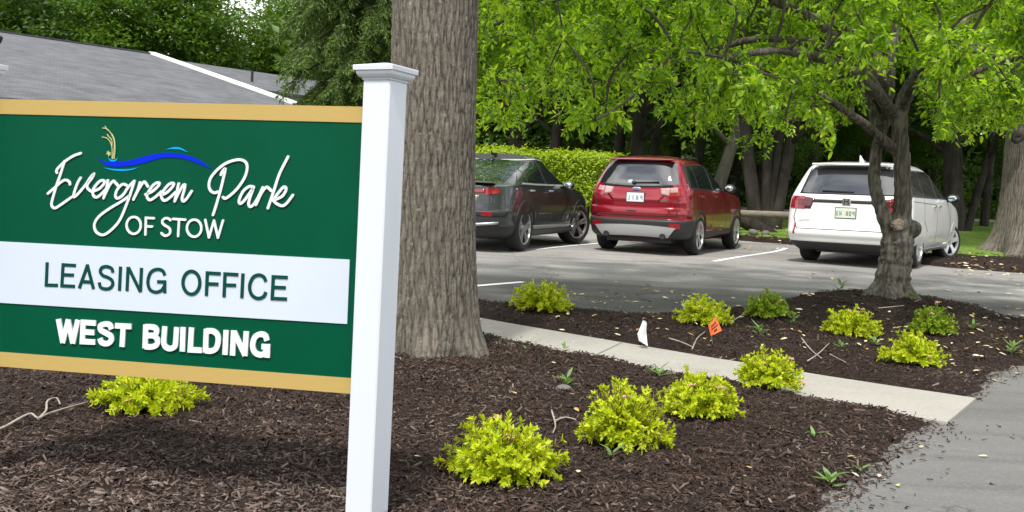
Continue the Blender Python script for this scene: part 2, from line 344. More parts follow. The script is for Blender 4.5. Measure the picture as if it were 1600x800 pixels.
def asphalt(name, base, light, dark, tone_y=None):
    m, n, b = newmat(name); t = n.nodes.new('ShaderNodeTexCoord')
    def no(sc, st=(1, 1, 1), rot=0, det=6):
        mpn = n.nodes.new('ShaderNodeMapping'); mpn.inputs['Scale'].default_value = st; mpn.inputs['Rotation'].default_value = (0, 0, rot)
        q = n.nodes.new('ShaderNodeTexNoise'); q.inputs['Scale'].default_value = sc; q.inputs['Detail'].default_value = det; q.inputs['Roughness'].default_value = .6
        n.links.new(t.outputs['Object'], mpn.inputs['Vector']); n.links.new(mpn.outputs['Vector'], q.inputs['Vector']); return q
    last = None
    for q, lo, hi, c in ((no(.9, (.22, 1.6, 1), rad(20)), .38, .66, light), (no(1.5, (.18, 2.2, 1), rad(26)), .52, .7, dark), (no(.5), .55, .72, dark), (no(55), .50, .78, tuple(k*(1.6 if tone_y else 1.25) for k in light)), (no(140), .25, .42, tuple(k*.4 for k in base))):
        r = n.nodes.new('ShaderNodeMapRange'); r.inputs['From Min'].default_value = hi if lo < .3 else lo; r.inputs['From Max'].default_value = lo if lo < .3 else hi
        x = n.nodes.new('ShaderNodeMix'); x.data_type = 'RGBA'; x.inputs['A'].default_value = (*base, 1); x.inputs['B'].default_value = (*c, 1)
        n.links.new(q.outputs['Fac'], r.inputs['Value'])
        mu = n.nodes.new('ShaderNodeMath'); mu.operation = 'MULTIPLY'; mu.inputs[1].default_value = .8; n.links.new(r.outputs['Result'], mu.inputs[0]); n.links.new(mu.outputs[0], x.inputs['Factor'])
        if last is not None: n.links.new(last, x.inputs['A'])
        last = x.outputs['Result']
    vo = n.nodes.new('ShaderNodeTexVoronoi'); vo.feature = 'DISTANCE_TO_EDGE'; vo.inputs['Scale'].default_value = .38; wq = no(1.6); vm = n.nodes.new('ShaderNodeVectorMath'); vm.operation = 'MULTIPLY_ADD'; vm.inputs[1].default_value = (.9, .9, .9)
    n.links.new(wq.outputs['Color'], vm.inputs[0]); n.links.new(t.outputs['Object'], vm.inputs[2]); n.links.new(vm.outputs[0], vo.inputs['Vector']); r = n.nodes.new('ShaderNodeMapRange'); r.inputs['From Min'].default_value = .004; r.inputs['From Max'].default_value = .0; r.inputs['To Max'].default_value = .7
    n.links.new(vo.outputs['Distance'], r.inputs['Value']); x = n.nodes.new('ShaderNodeMix'); x.data_type = 'RGBA'; x.inputs['B'].default_value = (.045, .044, .042, 1); n.links.new(r.outputs['Result'], x.inputs['Factor']); n.links.new(last, x.inputs['A']); last = x.outputs['Result']
    if tone_y:      # asphalt colour runs from dark beside the bed to pale further back, noisy boundary
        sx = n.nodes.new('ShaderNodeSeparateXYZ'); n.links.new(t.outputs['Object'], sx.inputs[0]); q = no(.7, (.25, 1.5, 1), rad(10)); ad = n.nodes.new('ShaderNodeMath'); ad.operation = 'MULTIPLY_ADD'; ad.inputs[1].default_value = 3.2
        n.links.new(q.outputs['Fac'], ad.inputs[0]); n.links.new(sx.outputs['Y'], ad.inputs[2]); r = n.nodes.new('ShaderNodeMapRange'); r.interpolation_type = 'SMOOTHSTEP'; r.inputs['From Min'].default_value = tone_y[0]+1.6; r.inputs['From Max'].default_value = tone_y[1]+1.6
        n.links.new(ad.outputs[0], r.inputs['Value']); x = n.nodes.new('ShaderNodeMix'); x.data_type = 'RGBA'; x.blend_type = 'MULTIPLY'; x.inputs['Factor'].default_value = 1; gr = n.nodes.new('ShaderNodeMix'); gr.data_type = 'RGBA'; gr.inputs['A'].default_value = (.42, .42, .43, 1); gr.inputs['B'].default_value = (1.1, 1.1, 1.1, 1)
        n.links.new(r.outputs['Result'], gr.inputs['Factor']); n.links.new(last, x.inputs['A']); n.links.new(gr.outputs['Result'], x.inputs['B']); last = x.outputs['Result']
    n.links.new(last, b.inputs['Base Color']); b.inputs['Roughness'].default_value = .85; b.inputs['Specular IOR Level'].default_value = .35
    q = no(160); bn = n.nodes.new('ShaderNodeBump'); bn.inputs['Strength'].default_value = .5; bn.inputs['Distance'].default_value = .006
    n.links.new(q.outputs['Fac'], bn.inputs['Height']); n.links.new(bn.outputs['Normal'], b.inputs['Normal'])
    return m
M['asphalt'] = asphalt('lot_asphalt', (.165, .160, .152), (.29, .282, .27), (.10, .097, .093), tone_y=(12.0, 13.4))
M['asphalt_drive'] = asphalt('drive_asphalt', (.135, .132, .128), (.18, .176, .17), (.10, .098, .095))
# ------------------------------------------------------------------ leaf clouds
LEAF7 = (np.array([(0, 0, 0), (.5, 0, -.04), (1, 0, .02), (.28, .42, .10), (.68, .34, .08), (.28, -.42, .10), (.68, -.34, .08)]),
         np.array([(0, 1, 4, 3), (1, 2, 4, 4), (1, 0, 5, 6), (2, 1, 6, 6)]))
LEAF7T = np.array([(0, 1, 3), (1, 4, 3), (1, 2, 4), (1, 0, 5), (1, 5, 6), (2, 1, 6)])
LEAF4 = np.array([(0, 0, 0), (.45, .5, .12), (1, 0, 0), (.45, -.5, .12)]); LEAF4T = np.array([(0, 2, 1), (0, 3, 2)])
def unit(v): return v/(np.linalg.norm(v, axis=-1, keepdims=True)+1e-9)
def rdir(n): return unit(rng.normal(size=(n, 3)))
def leaves(P_, X, N, Ln, Wd, simple=False):
    """one mesh of leaves: base P_, axis X, face normal N, length, width"""
    T, F = (LEAF4, LEAF4T) if simple else (LEAF7[0], LEAF7T)
    P_ = np.asarray(P_); n = len(P_); X = unit(X); Y = unit(np.cross(N, X)); Z = np.cross(X, Y)
    Ln = np.broadcast_to(Ln, (n,)); Wd = np.broadcast_to(Wd, (n,))
    V = (P_[:, None, :]+T[None, :, 0, None]*(X*Ln[:, None])[:, None, :]+T[None, :, 1, None]*(Y*Wd[:, None])[:, None, :]+T[None, :, 2, None]*(Z*Wd[:, None])[:, None, :])
    return V.reshape(-1, 3), (F[None]+(np.arange(n)*len(T))[:, None, None]).reshape(-1, 3)
# ================================================================== GROUND
def wp(o, root):            # geometry written in world coordinates, hung under a root Empty
    o.location = -Vector(root.location); return o
gx = np.r_[-320:-60:14j, -50:-16:12j, np.arange(-15, 20, .5), 22:60:12j, 75:320:14j]
gy = np.r_[-60:-8:8j, np.arange(-6, 34, .4), 35:70:20j, 80:420:16j]
X_, Y_ = np.meshgrid(gx, gy); nX, nY = len(gx), len(gy)
idx = np.arange(nX*nY).reshape(nY, nX); Fg = np.c_[idx[:-1, :-1].ravel(), idx[:-1, 1:].ravel(), idx[1:, 1:].ravel(), idx[1:, :-1].ravel()]
tag(mesh('ground', np.c_[X_.ravel(), Y_.ravel(), (H(X_, Y_)-.02).ravel()], Fg, M['soil'], smooth=True), kind='structure')
def sheet(name, poly, res, off, mat, edge=.05, hfun=None, wob=0.0, smooth=True):
    P_ = np.array(poly); x0, y0 = P_.min(0)-2*res; x1, y1 = P_.max(0)+2*res
    xs = np.arange(x0, x1+res, res); ys = np.arange(y0, y1+res, res); X, Y = np.meshgrid(xs, ys)
    d = sdf(X, Y, poly)
    if wob: d = d+wob*(fbm(X*2.2, Y*2.2, 0, 3, 5)-.47)
    Z = (hfun(X, Y, d) if hfun else H(X, Y)+off-np.clip(-d, 0, edge+.02)*1.0)
    keep = d > -3*res-edge
    i = np.arange(X.size).reshape(X.shape); F = np.c_[i[:-1, :-1].ravel(), i[:-1, 1:].ravel(), i[1:, 1:].ravel(), i[1:, :-1].ravel()]
    k = keep.ravel()[F].any(1); F = F[k]; used = np.unique(F); re = np.full(X.size, -1); re[used] = np.arange(len(used))
    V = np.c_[X.ravel(), Y.ravel(), Z.ravel()][used]
    return tag(mesh(name, V, re[F], mat, smooth=smooth), kind='structure')
g2 = lambda px, py, o=0.: tuple(G(px, py, o)[:2])
# sidewalk edges
sa, sb = np.array(g2(745, 496, .03)), np.array(g2(1525, 622, .03)); na, nb = np.array(g2(757, 524, .03)), np.array(g2(1480, 660, .03))
far_dir = unit(sa-sb); near_dir = unit(na-nb)
sf, nf_ = sa+far_dir*9, na+near_dir*9
side_poly = [tuple(sb), tuple(sa), tuple(sf), tuple(nf_), tuple(na), tuple(nb)]
drive_edge = [g2(1310, 800), g2(1370, 745), g2(1402, 714), g2(1442, 682), tuple(nb), tuple(sb), g2(1560, 593), g2(1600, 577)]
de = np.array(drive_edge); d_out = unit(de[0]-de[4]); d_far = unit(de[-1]-de[-3])
lot_poly = [(-.55, 9.9), (-4, 13.4), (-10, 20), (-9, 27.2), (4, 22.9), (7.3, 21.6), (13, 19.8), (18, 16), (18, 6.0), (8.6, 6.2), (4.6, 7.4), (1.4, 8.7)]
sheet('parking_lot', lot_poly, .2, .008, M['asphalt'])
drive_poly = [tuple(de[0]+d_out*3), (9, -6), (18, -6), (18, 6.6), (8.8, 6.6), tuple(de[-1]+d_far*2.0+np.array([-.3, .3]))]+[tuple(p) for p in (de[::-1]+np.array([-.35, .25]))]
sheet('driveway', drive_poly, .15, .014, M['asphalt_drive'])
sheet('lawn', [(-9, 27.4), (4, 23.1), (7.4, 21.9), (8.6, 20.9), (13, 19.6), (30, 15), (40, 30), (30, 38), (0, 38), (-14, 36)], .4, .02, M['lawn'])
sheet('gravel_path', [(-4, 37.2), (12, 38.4), (40, 38.0), (40, 40.6), (12, 41.2), (-4, 40)], .5, .05, M['path'])
# sidewalk slab with control joints
def sidewalk():
    d1 = sa-sb; L_ = np.linalg.norm(sf-sb); nl, nw = 150, 12; V = []; 
    for i in range(nl+1):
        t = i/nl; a = sb+(sf-sb)*t; b = nb+(nf_-nb)*t
        for j in range(nw+1):
            p = a+(b-a)*j/nw; groove = 0
            s_ = (t*L_) % 1.38
            V.append((p[0], p[1], H(p[0], p[1])+.030+.003*float(vnoise(p[0]*4, p[1]*4))))
    n1 = len(V); V2 = [(x, y, z-.16) for x, y, z in V]
    F = []
    for i in range(nl):
        for j in range(nw):
            a = i*(nw+1)+j; F.append((a, a+nw+1, a+nw+2, a+1))
    for i in range(nl):
        for j in (0, nw):
            a = i*(nw+1)+j; b = a+nw+1; F.append((a, b, b+n1, a+n1) if j else (b, a, a+n1, b+n1))
    for i in (0, nl):
        for j in range(nw):
            a = i*(nw+1)+j; F.append((a, a+1, a+1+n1, a+n1))
    o = mesh('sidewalk', V+V2, F, M['concrete']); tag(o, kind='structure')
    mb = MB()
    for s_ in (1.18, 2.62, 4.02, 5.45, 6.9, 8.3):
        t = s_/L_; a = sb+(sf-sb)*t; b = nb+(nf_-nb)*t; q = unit(sf-sb)*.004
        z = lambda p: float(H(p[0], p[1]))+.0355
        pts = [a-q, a+q, b+q, b-q]; mb.add([(p[0], p[1], z(p)) for p in pts], [(0, 1, 2, 3)])
    tag(mb.build('sidewalk_joints', P('joint', (.22, .21, .19), .9)), kind='structure')
sidewalk()
# mulch beds -----------------------------------------------------------
TREE_P = G(690, 563, .06)+np.array([0, .34, 0]); CRAB_P = G(1390, 468, .16)+np.array([0, .15, 0])
bedA = [tuple(de[0]+d_out*2.6), *[tuple(p) for p in de[:5]], *[tuple(nb+(na-nb)*t+np.array([.02, .05])) for t in (.1, .5, 1)], tuple(nf_), (-9.5, 13), (-9, -2), (-.5, -2)]
backB = [g2(1600, 509), g2(1500, 488), g2(1440, 470, .05), g2(1340, 464, .05), g2(1240, 475), g2(1160, 486), g2(1060, 493), g2(1000, 497), g2(895, 487), g2(800, 480), g2(745, 474)]
bb = np.array(backB)
bedB = [tuple(sb), *[tuple(p) for p in de[6:]], tuple(de[-1]+np.array([2.2, 1.2])), tuple(bb[0]+np.array([1.8, -.7])), *backB, tuple(bb[-1]+far_dir*5), tuple(sf), tuple(sa)]
def gauss(x, y, p, r): return np.exp(-((x-p[0])**2+(y-p[1])**2)/(2*r*r))
def bedh(poly, x, y, d=None):
    if d is None: d = sdf(x, y, poly)
    w = fbm(np.asarray(x)*5, np.asarray(y)*5, 0, 3, 3)-.44
    dd = d+.10*w
    s_ = np.clip((dd+.15)/.40, 0, 1); s_ = s_*s_*(3-2*s_)
    z = H(x, y)-.05+np.clip(dd+.15, -.15, 0)*.6+.115*s_+.05*w*s_
    z = z+s_*(.02*gauss(x, y, TREE_P, .75)+.13*gauss(x, y, CRAB_P, .8))
    return z
zA = lambda x, y: float(bedh(bedA, np.array([x]), np.array([y]))[0]); zB = lambda x, y: float(bedh(bedB, np.array([x]), np.array([y]))[0])
def zbed(x, y): return max(zA(x, y), zB(x, y), float(H(x, y)))
def fine(poly): return lambda X, Y, d: bedh(poly, X, Y, d)+.014*(fbm(X*28, Y*28, 0, 2, 9)-.4)*(d > 0)
def clipbox(poly, x0, y0, x1, y1):
    P_ = np.array(poly); P_[:, 0] = np.clip(P_[:, 0], x0, x1); P_[:, 1] = np.clip(P_[:, 1], y0, y1); return [tuple(p) for p in P_]
sheet('mulch_bed', bedA, .05, 0, M['mulch'], hfun=fine(bedA))
sheet('mulch_bed', bedB, .05, 0, M['mulch'], hfun=fine(bedB))
bedC = [(7.5, 17.7), (7.15, 18.6), (8.3, 20.9), (12, 20.3), (15, 18.5), (13, 15.2), (9.6, 16.6)]
bedD = [(2.2, 22.2), (2.2, 23.1), (7.2, 21.5), (8.2, 20.7), (7.6, 20.2), (6.6, 21.1)]
for q in (bedC, bedD): sheet('mulch_bed', q, .12, 0, M['mulch'], hfun=lambda X, Y, d: H(X, Y)+.0+.09*np.clip(d/.3, -1, 1)+.04*(fbm(X*5, Y*5)-.45))
# mulch chips: short flat splinters of shredded bark
CH = np.array([(-.5, -.35, -.5), (.5, -.5, -.5), (.5, .3, -.5), (-.5, .5, -.5), (-.45, -.3, .5), (.4, -.35, .5), (.5, .2, .5), (-.4, .4, .5)])
CF = np.array([(4, 5, 6, 7), (0, 1, 5, 4), (1, 2, 6, 5), (2, 3, 7, 6), (3, 0, 4, 7)])
def chips(pts, Ls, Ws, Ts, tilt=.42):
    n = len(pts); yaw = rng.uniform(0, 6.283, n); a = rng.normal(0, tilt, n); b = rng.normal(0, tilt*1.2, n)
    X = np.c_[np.cos(yaw)*np.cos(a), np.sin(yaw)*np.cos(a), np.sin(a)]; N = unit(np.c_[rng.normal(0, .3, n), rng.normal(0, .3, n), np.ones(n)]+0*b[:, None])
    Y = unit(np.cross(N, X)); Z = np.cross(X, Y)
    V = pts[:, None, :]+CH[None, :, 0, None]*(X*Ls[:, None])[:, None]+CH[None, :, 1, None]*(Y*Ws[:, None])[:, None]+CH[None, :, 2, None]*(Z*Ts[:, None])[:, None]
    bend = (CH[None, :, 0]**2)*rng.normal(0, .14, n)[:, None]*Ls[:, None]
    V = V+Y[:, None, :]*bend[:, :, None]
    return V.reshape(-1, 3), (CF[None]+(np.arange(n)*8)[:, None, None]).reshape(-1, 4)
def scatter(poly, dens, box):
    x0, y0, x1, y1 = box; n = int(dens*(x1-x0)*(y1-y0)); x = rng.uniform(x0, x1, n); y = rng.uniform(y0, y1, n)
    k = (np.abs(x) < y*.56+.9); x, y = x[k], y[k]; d = sdf(x, y, poly)+.05*np.abs(rng.normal(0, 1, len(x)))*np.sign(rng.random(len(x))-.6)
    k = d > .0; return x[k], y[k]
allV, allF, allM, nb_ = [], [], [], 0
for poly, bands in ((bedA, [(5600, 2.4, 4.4), (3900, 4.4, 6.5), (2000, 6.5, 12)]), (bedB, [(2000, 4.5, 8), (1300, 8, 12)])):
    for dens, y0, y1 in bands:
        x, y = scatter(poly, dens, (-7.5, y0, 6.8, y1)); n = len(x)
        L_ = rng.lognormal(math.log(.0165), .5, n)*(1 if y0 < 6 else 1.25); Wd = np.clip(L_*rng.uniform(.15, .42, n), .003, .011); T_ = Wd*rng.uniform(.25, .5, n)
        z = bedh(poly, x, y); z = np.maximum(z, H(x, y)+.012)+rng.uniform(.0, .014, n)
        V, F = chips(np.c_[x, y, z], L_, Wd, T_)
        p_pale = np.clip((4.02-y+1.3*(fbm(x*2.0, y*2.0, 0, 3, 21)-.45))/.5, 0, 1)*np.where(x < -.45, .85, np.where(y < 3.8, .2, .04))  # share of paler chips, highest in the near left part of the bed
        p_pale = np.maximum(p_pale, .30*np.clip((fbm(x*1.3, y*1.3, 0, 3, 77)-.47)/.12, 0, 1)*(y0 < 7))
        is_pale = (rng.random(n) < p_pale).astype(int)
        allV.append(V); allF.append(F+nb_); allM.append(np.repeat(is_pale, 5)); nb_ += len(V)
print('chips', nb_//8)
tag(mesh('mulch_chips', np.vstack(allV), np.vstack(allF), [M['chip'], M['chip_pale']], mi=np.concatenate(allM)), kind='stuff', label='dark brown shredded bark mulch covering the planting beds', cat='mulch')
n = 5200; x = rng.uniform(2, 14, n); y = rng.uniform(15, 24, n); k = np.maximum(sdf(x, y, bedC), sdf(x, y, bedD)) > -.05; x, y = x[k], y[k]; n = len(x)
V, F = chips(np.c_[x, y, H(x, y)+.085], rng.uniform(.05, .11, n), rng.uniform(.015, .03, n), rng.uniform(.008, .015, n))
tag(mesh('mulch_chips', V, F, M['chip']), kind='stuff', label='reddish brown mulch under the trees across the parking lot', cat='mulch')
# painted stall lines
def stripe(a, b, w=.10):
    a, b = np.array(a), np.array(b); u = unit(b-a); q = np.array([-u[1], u[0]])*w/2; V = []; n = 14
    for i in range(n+1):
        p = a+(b-a)*i/n
        for s_ in (-1, 1): r = p+q*s_; V.append((r[0], r[1], float(H(r[0], r[1]))+.0135))
    o = mesh('stall_line', V, [(2*i, 2*i+1, 2*i+3, 2*i+2) for i in range(n)], M['line']); return tag(o, kind='structure')
stripe(g2(818, 442), g2(640, 457)); stripe(g2(836, 391), np.array(g2(836, 391))+unit(np.array([.42, .9]))*4.8); stripe(g2(1115, 409.5), np.array(g2(1115, 409.5))+unit(np.array([.47, .88]))*4.9)
stripe(g2(700, 372.5), np.array(g2(700, 372.5))+unit(np.array([.42, .9]))*4.8)
# ================================================================== SIGN
PHI, TILT = .19402, -.00988
TR = np.array([-.5083, 3.2790, 1.3740]); PH, PW = .914, 1.312
dA = np.array([math.cos(PHI)*math.cos(TILT), -math.sin(PHI)*math.cos(TILT), -math.sin(TILT)]); uA = np.array([math.cos(PHI)*math.sin(TILT), -math.sin(PHI)*math.sin(TILT), math.cos(TILT)])
nA = np.cross(dA, uA)
def pv(px, py):           # photo pixel -> panel coordinates (metres right / up of the top right corner)
    r = ray(px, py); t = ((TR-CN)@nA)/(r@nA); q = CN+r*t-TR; return np.array([q@dA, q@uA])
def on(u, v, h=0.): return TR+dA*u+uA*v+nA*h
sign = empty('property_sign', (float(TR[0]-.6), float(TR[1]+.1), zbed(TR[0]-.6, TR[1]+.1)))
tag(sign, 'green and gold leasing office sign panel hung between two white posts', 'sign')
def slab(mb, quad, h0, h1):       # quad in panel coords, extruded from h0 to h1
    V = [on(u, v, h0) for u, v in quad]+[on(u, v, h1) for u, v in quad]; k = len(quad)
    mb.add(V, [tuple(range(k, 2*k))]+[tuple(range(k))[::-1]]+[(i, (i+1) % k, k+(i+1) % k, k+i) for i in range(k)])
rect = lambda u0, v0, u1, v1: [(u0, v0), (u1, v0), (u1, v1), (u0, v1)]
m = MB(); slab(m, rect(-PW, -PH, .010, 0), -.022, 0); panel = wp(m.build('sign_panel', M['green'], sign), sign)
m = MB(); slab(m, rect(-PW-.003, -.047, .0105, .0035), -.025, .003); m.build('gold_band', M['gold'], panel)
m = MB(); slab(m, rect(-PW-.003, -PH-.0035, .0105, -PH+.047), -.025, .003); m.build('gold_band', M['gold'], panel)
a, b = pv(547, 405.6), pv(543, 506); m = MB(); slab(m, [(-PW+.02, pv(0, 472)[1]-.002), (b[0], b[1]), (a[0], a[1]), (-PW+.02, pv(0, 377.5)[1]+.001)], .0005, .004); m.build('white_band', M['sign_white'], panel)
def strokes(name, lst, z, off, w, h0, h1, mat, rnd=True, smooth=True):
    """monoline lettering: each stroke a flat ribbon with mitred joints, extruded"""
    m = MB(); k = 0
    for st in lst:
        dz = (k % 7)*.00015; k += 1
        pts = np.array([pv(off[0]+x/z, off[1]+y/z) for x, y in st])
        sm = smooth[k-1] if isinstance(smooth, list) else smooth
        closed = np.allclose(pts[0], pts[-1])
        if sm: pts = cat(pts, max(8, len(st)*6))
        T = np.diff(pts, axis=0); T /= np.linalg.norm(T, axis=1)[:, None]+1e-12
        Nn = np.c_[-T[:, 1], T[:, 0]]; J = np.zeros_like(pts)
        for i in range(len(pts)):
            a_ = Nn[max(i-1, 0)]; b_ = Nn[min(i, len(Nn)-1)]; q = a_+b_; ln = np.linalg.norm(q)
            if ln < .35: q = b_; 
            else: q = q/ln; q = q/max(q@b_, .55)
            J[i] = q
        if closed: J[0] = J[-1] = (J[0]+J[-1])/np.linalg.norm(J[0]+J[-1])
        ww = w/2; Lf = pts+J*ww; Rt = pts-J*ww; n = len(pts)
        V = [on(*p, h1+dz) for p in Lf]+[on(*p, h1+dz) for p in Rt]+[on(*p, h0) for p in Lf]+[on(*p, h0) for p in Rt]
        F = []
        for i in range(n-1): F += [(n+i, n+i+1, i+1, i), (i, i+1, 2*n+i+1, 2*n+i), (3*n+i, 3*n+i+1, n+i+1, n+i)]
        if not closed: F += [(n, 0, 2*n, 3*n), (n-1, 2*n-1, 4*n-1, 3*n-1)]
        m.add(V, F)
        if rnd and not closed:
            for p in (pts[0], pts[-1]):
                c = [(p[0]+ww*math.cos(t), p[1]+ww*math.sin(t)) for t in np.linspace(0, 2*math.pi, 13)[:-1]]
                V = [on(u, v, h1+dz+.00007) for u, v in c]+[on(u, v, h0) for u, v in c]
                m.add(V, [tuple(range(12))]+[(i, 12+i, 12+(i+1) % 12, (i+1) % 12) for i in range(12)])
    return m.build(name, mat, panel)
el = lambda cx, cy, rx, ry: [(cx+rx*math.cos(t), cy+ry*math.sin(t)) for t in np.linspace(0, 2*math.pi, 25)]
H0, H1 = .0005, .0045
strokes('script_lettering', [
    [(335, 98), (280, 118), (215, 160), (160, 212), (146, 238), (150, 250)], [(210, 160), (175, 270), (150, 340), (120, 440), (108, 500), (132, 526), (180, 500), (265, 440)],
    [(80, 412), (140, 360), (180, 325), (215, 306), (245, 320), (252, 340)],
    [(335, 290), (312, 330), (288, 395), (282, 438), (310, 420), (370, 350), (410, 290), (438, 260), (425, 290), (392, 335), (388, 368), (412, 392), (435, 398)],
    [(430, 395), (480, 375), (520, 332), (512, 310), (480, 320), (440, 368), (430, 410), (447, 440), (482, 430), (540, 370)],
    [(548, 310), (540, 360), (515, 448)], [(518, 440), (555, 360), (588, 316), (606, 328), (628, 352)],
    [(694, 348), (662, 340), (622, 380), (606, 428), (624, 450), (668, 420), (705, 365), (752, 315)],
    [(755, 315), (735, 380), (700, 480), (640, 620), (570, 700), (508, 735), (455, 710), (443, 650), (480, 590), (560, 530), (660, 470), (722, 425)]], 5, (60, 220), .0088, H0, H1, M['letter_white'])
strokes('script_lettering', [
    [(352, 225), (320, 330), (262, 460)], [(266, 450), (340, 310), (400, 222), (425, 225), (462, 280)],
    [(430, 390), (520, 350), (600, 280), (622, 240), (592, 226), (530, 268), (462, 370), (452, 430), (490, 467), (560, 430), (650, 350)],
    [(640, 400), (720, 368), (800, 290), (822, 245), (792, 232), (730, 272), (660, 372), (652, 430), (690, 475), (760, 440), (845, 360)],
    [(890, 240), (868, 340), (835, 485)], [(838, 478), (890, 370), (945, 275), (975, 255), (970, 320), (937, 440), (955, 485), (1000, 450), (1070, 345)]], 8.886, (180, 260), .0088, H0, H1, M['letter_white'])
strokes('script_lettering', [
    [(240, 288), (252, 258), (282, 226), (280, 262), (240, 430), (192, 600), (158, 705)],
    [(210, 465), (170, 475), (130, 450), (116, 390), (140, 310), (220, 220), (310, 160), (420, 130), (490, 150), (514, 210), (490, 310), (420, 420), (340, 500), (285, 534), (262, 522)],
    [(582, 415), (535, 410), (472, 460), (430, 550), (440, 588), (480, 560), (540, 480), (578, 425), (545, 520), (528, 590), (548, 620), (590, 585), (640, 500), (676, 420)],
    [(676, 420), (650, 490), (605, 600)], [(608, 595), (665, 475), (712, 418), (738, 428), (765, 455)],
    [(940, 100), (850, 280), (790, 460), (730, 635)], [(780, 555), (840, 475), (895, 415), (920, 440), (880, 510), (800, 552), (812, 582), (870, 610), (920, 590), (990, 500)]], 6.669, (310, 230), .0090, H0, H1, M['letter_white'])
def letter(st, z, off, w, h0, h1, mat, rnd):
    """one letter = one mesh; a stroke given as ('c', points) is a smooth curve, otherwise straight"""
    strokes('letter', [q[1] if q[0] == 'c' else q for q in st], z, off, w, h0, h1, mat, rnd, [q[0] == 'c' for q in st])
O5 = (8.889, (180, 330), .0080, H0, H1, M['letter_white'], True)
for l_ in ([('c', el(265, 197, 98, 117))], [[(545, 98), (435, 92), (428, 325)], [(435, 210), (520, 213)]], [('c', [(775, 125), (745, 103), (705, 98), (668, 125), (665, 165), (700, 200), (745, 225), (772, 268), (760, 315), (715, 340), (675, 330), (650, 305)])],
           [[(812, 107), (980, 118)], [(895, 112), (882, 345)]], [('c', el(1104, 236, 100, 118))], [[(1258, 122), (1310, 365)], [(1310, 365), (1380, 130)], [(1380, 130), (1435, 368)], [(1435, 368), (1505, 130)]]): letter(l_, *O5)
G1 = (8, (60, 400), .0112, .0042, .0062, M['letter_green'], False); G2 = (8, (270, 410), .0112, .0042, .0068, M['letter_green'], False)
for l_ in ([[(122, 76), (110, 361), (255, 365)]], [[(480, 118), (320, 108), (305, 370), (468, 378)], [(318, 232), (455, 238)]], [[(522, 402), (628, 106)], [(622, 106), (700, 410)], [(562, 318), (672, 325)]],
           [('c', [(943, 206), (925, 155), (865, 130), (805, 145), (785, 195), (815, 240), (875, 265), (928, 300), (940, 355), (905, 400), (850, 410), (790, 390), (770, 328)])], [[(1038, 130), (1024, 432)]], [[(1118, 436), (1132, 135)], [(1135, 140), (1285, 447)], [(1286, 447), (1300, 146)]],
           [('c', [(1592, 240), (1560, 182), (1490, 165), (1415, 205), (1380, 310), (1400, 410), (1470, 450), (1545, 430), (1586, 375)]), [(1590, 462), (1590, 322), (1495, 320)]]): letter(l_, *G1)
for l_ in ([('c', el(243, 252, 105, 143))], [[(608, 140), (442, 130), (430, 416)], [(440, 265), (580, 270)]], [[(828, 152), (662, 142), (650, 432)], [(660, 280), (800, 285)]], [[(887, 135), (872, 444)]],
           [('c', [(1172, 238), (1145, 180), (1080, 155), (1010, 190), (970, 290), (988, 390), (1045, 441), (1100, 445), (1150, 418), (1172, 368)])], [[(1445, 187), (1265, 178), (1252, 448), (1435, 456)], [(1260, 308), (1420, 315)]]): letter(l_, *G2)
G3 = (4.444, (80, 490), .0185, H0, .0065, M['letter_white'], False)
for l_ in ([[(56, 36), (88, 202)], [(86, 202), (126, 42)], [(122, 42), (158, 206)], [(156, 206), (192, 44)]], [[(316, 66), (228, 60), (222, 193), (312, 197)], [(230, 126), (306, 131)]],
           [('c', [(425, 108), (413, 80), (385, 71), (350, 82), (350, 112), (385, 134), (418, 155), (423, 185), (395, 207), (357, 200), (343, 170)])], [[(450, 83), (563, 89)], [(507, 86), (498, 230)]],
           [[(663, 76), (657, 240)], ('c', [(660, 90), (718, 95), (738, 120), (720, 150), (660, 150)]), ('c', [(660, 152), (720, 154), (745, 188), (735, 217), (700, 230), (655, 228)])], [('c', [(795, 88), (788, 195), (800, 230), (830, 242), (862, 228), (870, 195), (877, 94)])],
           [[(922, 93), (916, 262)]], [[(980, 96), (971, 250), (1052, 254)]], [[(1083, 106), (1076, 270)], ('c', [(1080, 119), (1130, 122), (1160, 150), (1165, 190), (1150, 240), (1115, 258), (1074, 256)])], [[(1220, 114), (1212, 285)]],
           [[(1264, 290), (1272, 116)], [(1272, 122), (1352, 290)], [(1350, 293), (1360, 122)]], [('c', [(1503, 187), (1490, 152), (1455, 142), (1418, 165), (1404, 220), (1418, 267), (1455, 285), (1485, 275), (1500, 250)]), [(1465, 228), (1507, 230), (1504, 305)]]): letter(l_, *G3)
# emblem: blue wave, cyan ripples, tan reeds
def blob(m, up, lo, z, off, h0, h1):
    A = cat(up, 40); B = cat(lo, 40); n = 40
    pu = [pv(off[0]+x/z, off[1]+y/z) for x, y in A]; pl = [pv(off[0]+x/z, off[1]+y/z) for x, y in B]
    V = [on(*p, h1) for p in pu]+[on(*p, h1) for p in pl]+[on(*p, h0) for p in pu]+[on(*p, h0) for p in pl]; F = []
    for i in range(n-1): F += [(n+i, n+i+1, i+1, i), (i, i+1, 2*n+i+1, 2*n+i), (3*n+i, 3*n+i+1, n+i+1, n+i)]
    m.add(V, F)
Z4 = (8, (140, 190)); m = MB()
blob(m, [(106, 455), (200, 498), (350, 502), (520, 482), (700, 430), (880, 395), (1040, 390), (1220, 420), (1380, 482), (1525, 590)], [(106, 457), (215, 545), (350, 565), (520, 550), (700, 512), (900, 455), (1100, 453), (1250, 482), (1400, 540), (1525, 592)], *Z4, H0, .002)
m.build('emblem_wave', M['blue'], panel); m = MB()
m = MB(); blob(m, [(960, 350), (1040, 322), (1130, 325), (1232, 382)], [(960, 352), (1040, 342), (1130, 348), (1232, 384)], *Z4, H0, .002); m.build('emblem_ripple', M['cyan'], panel)
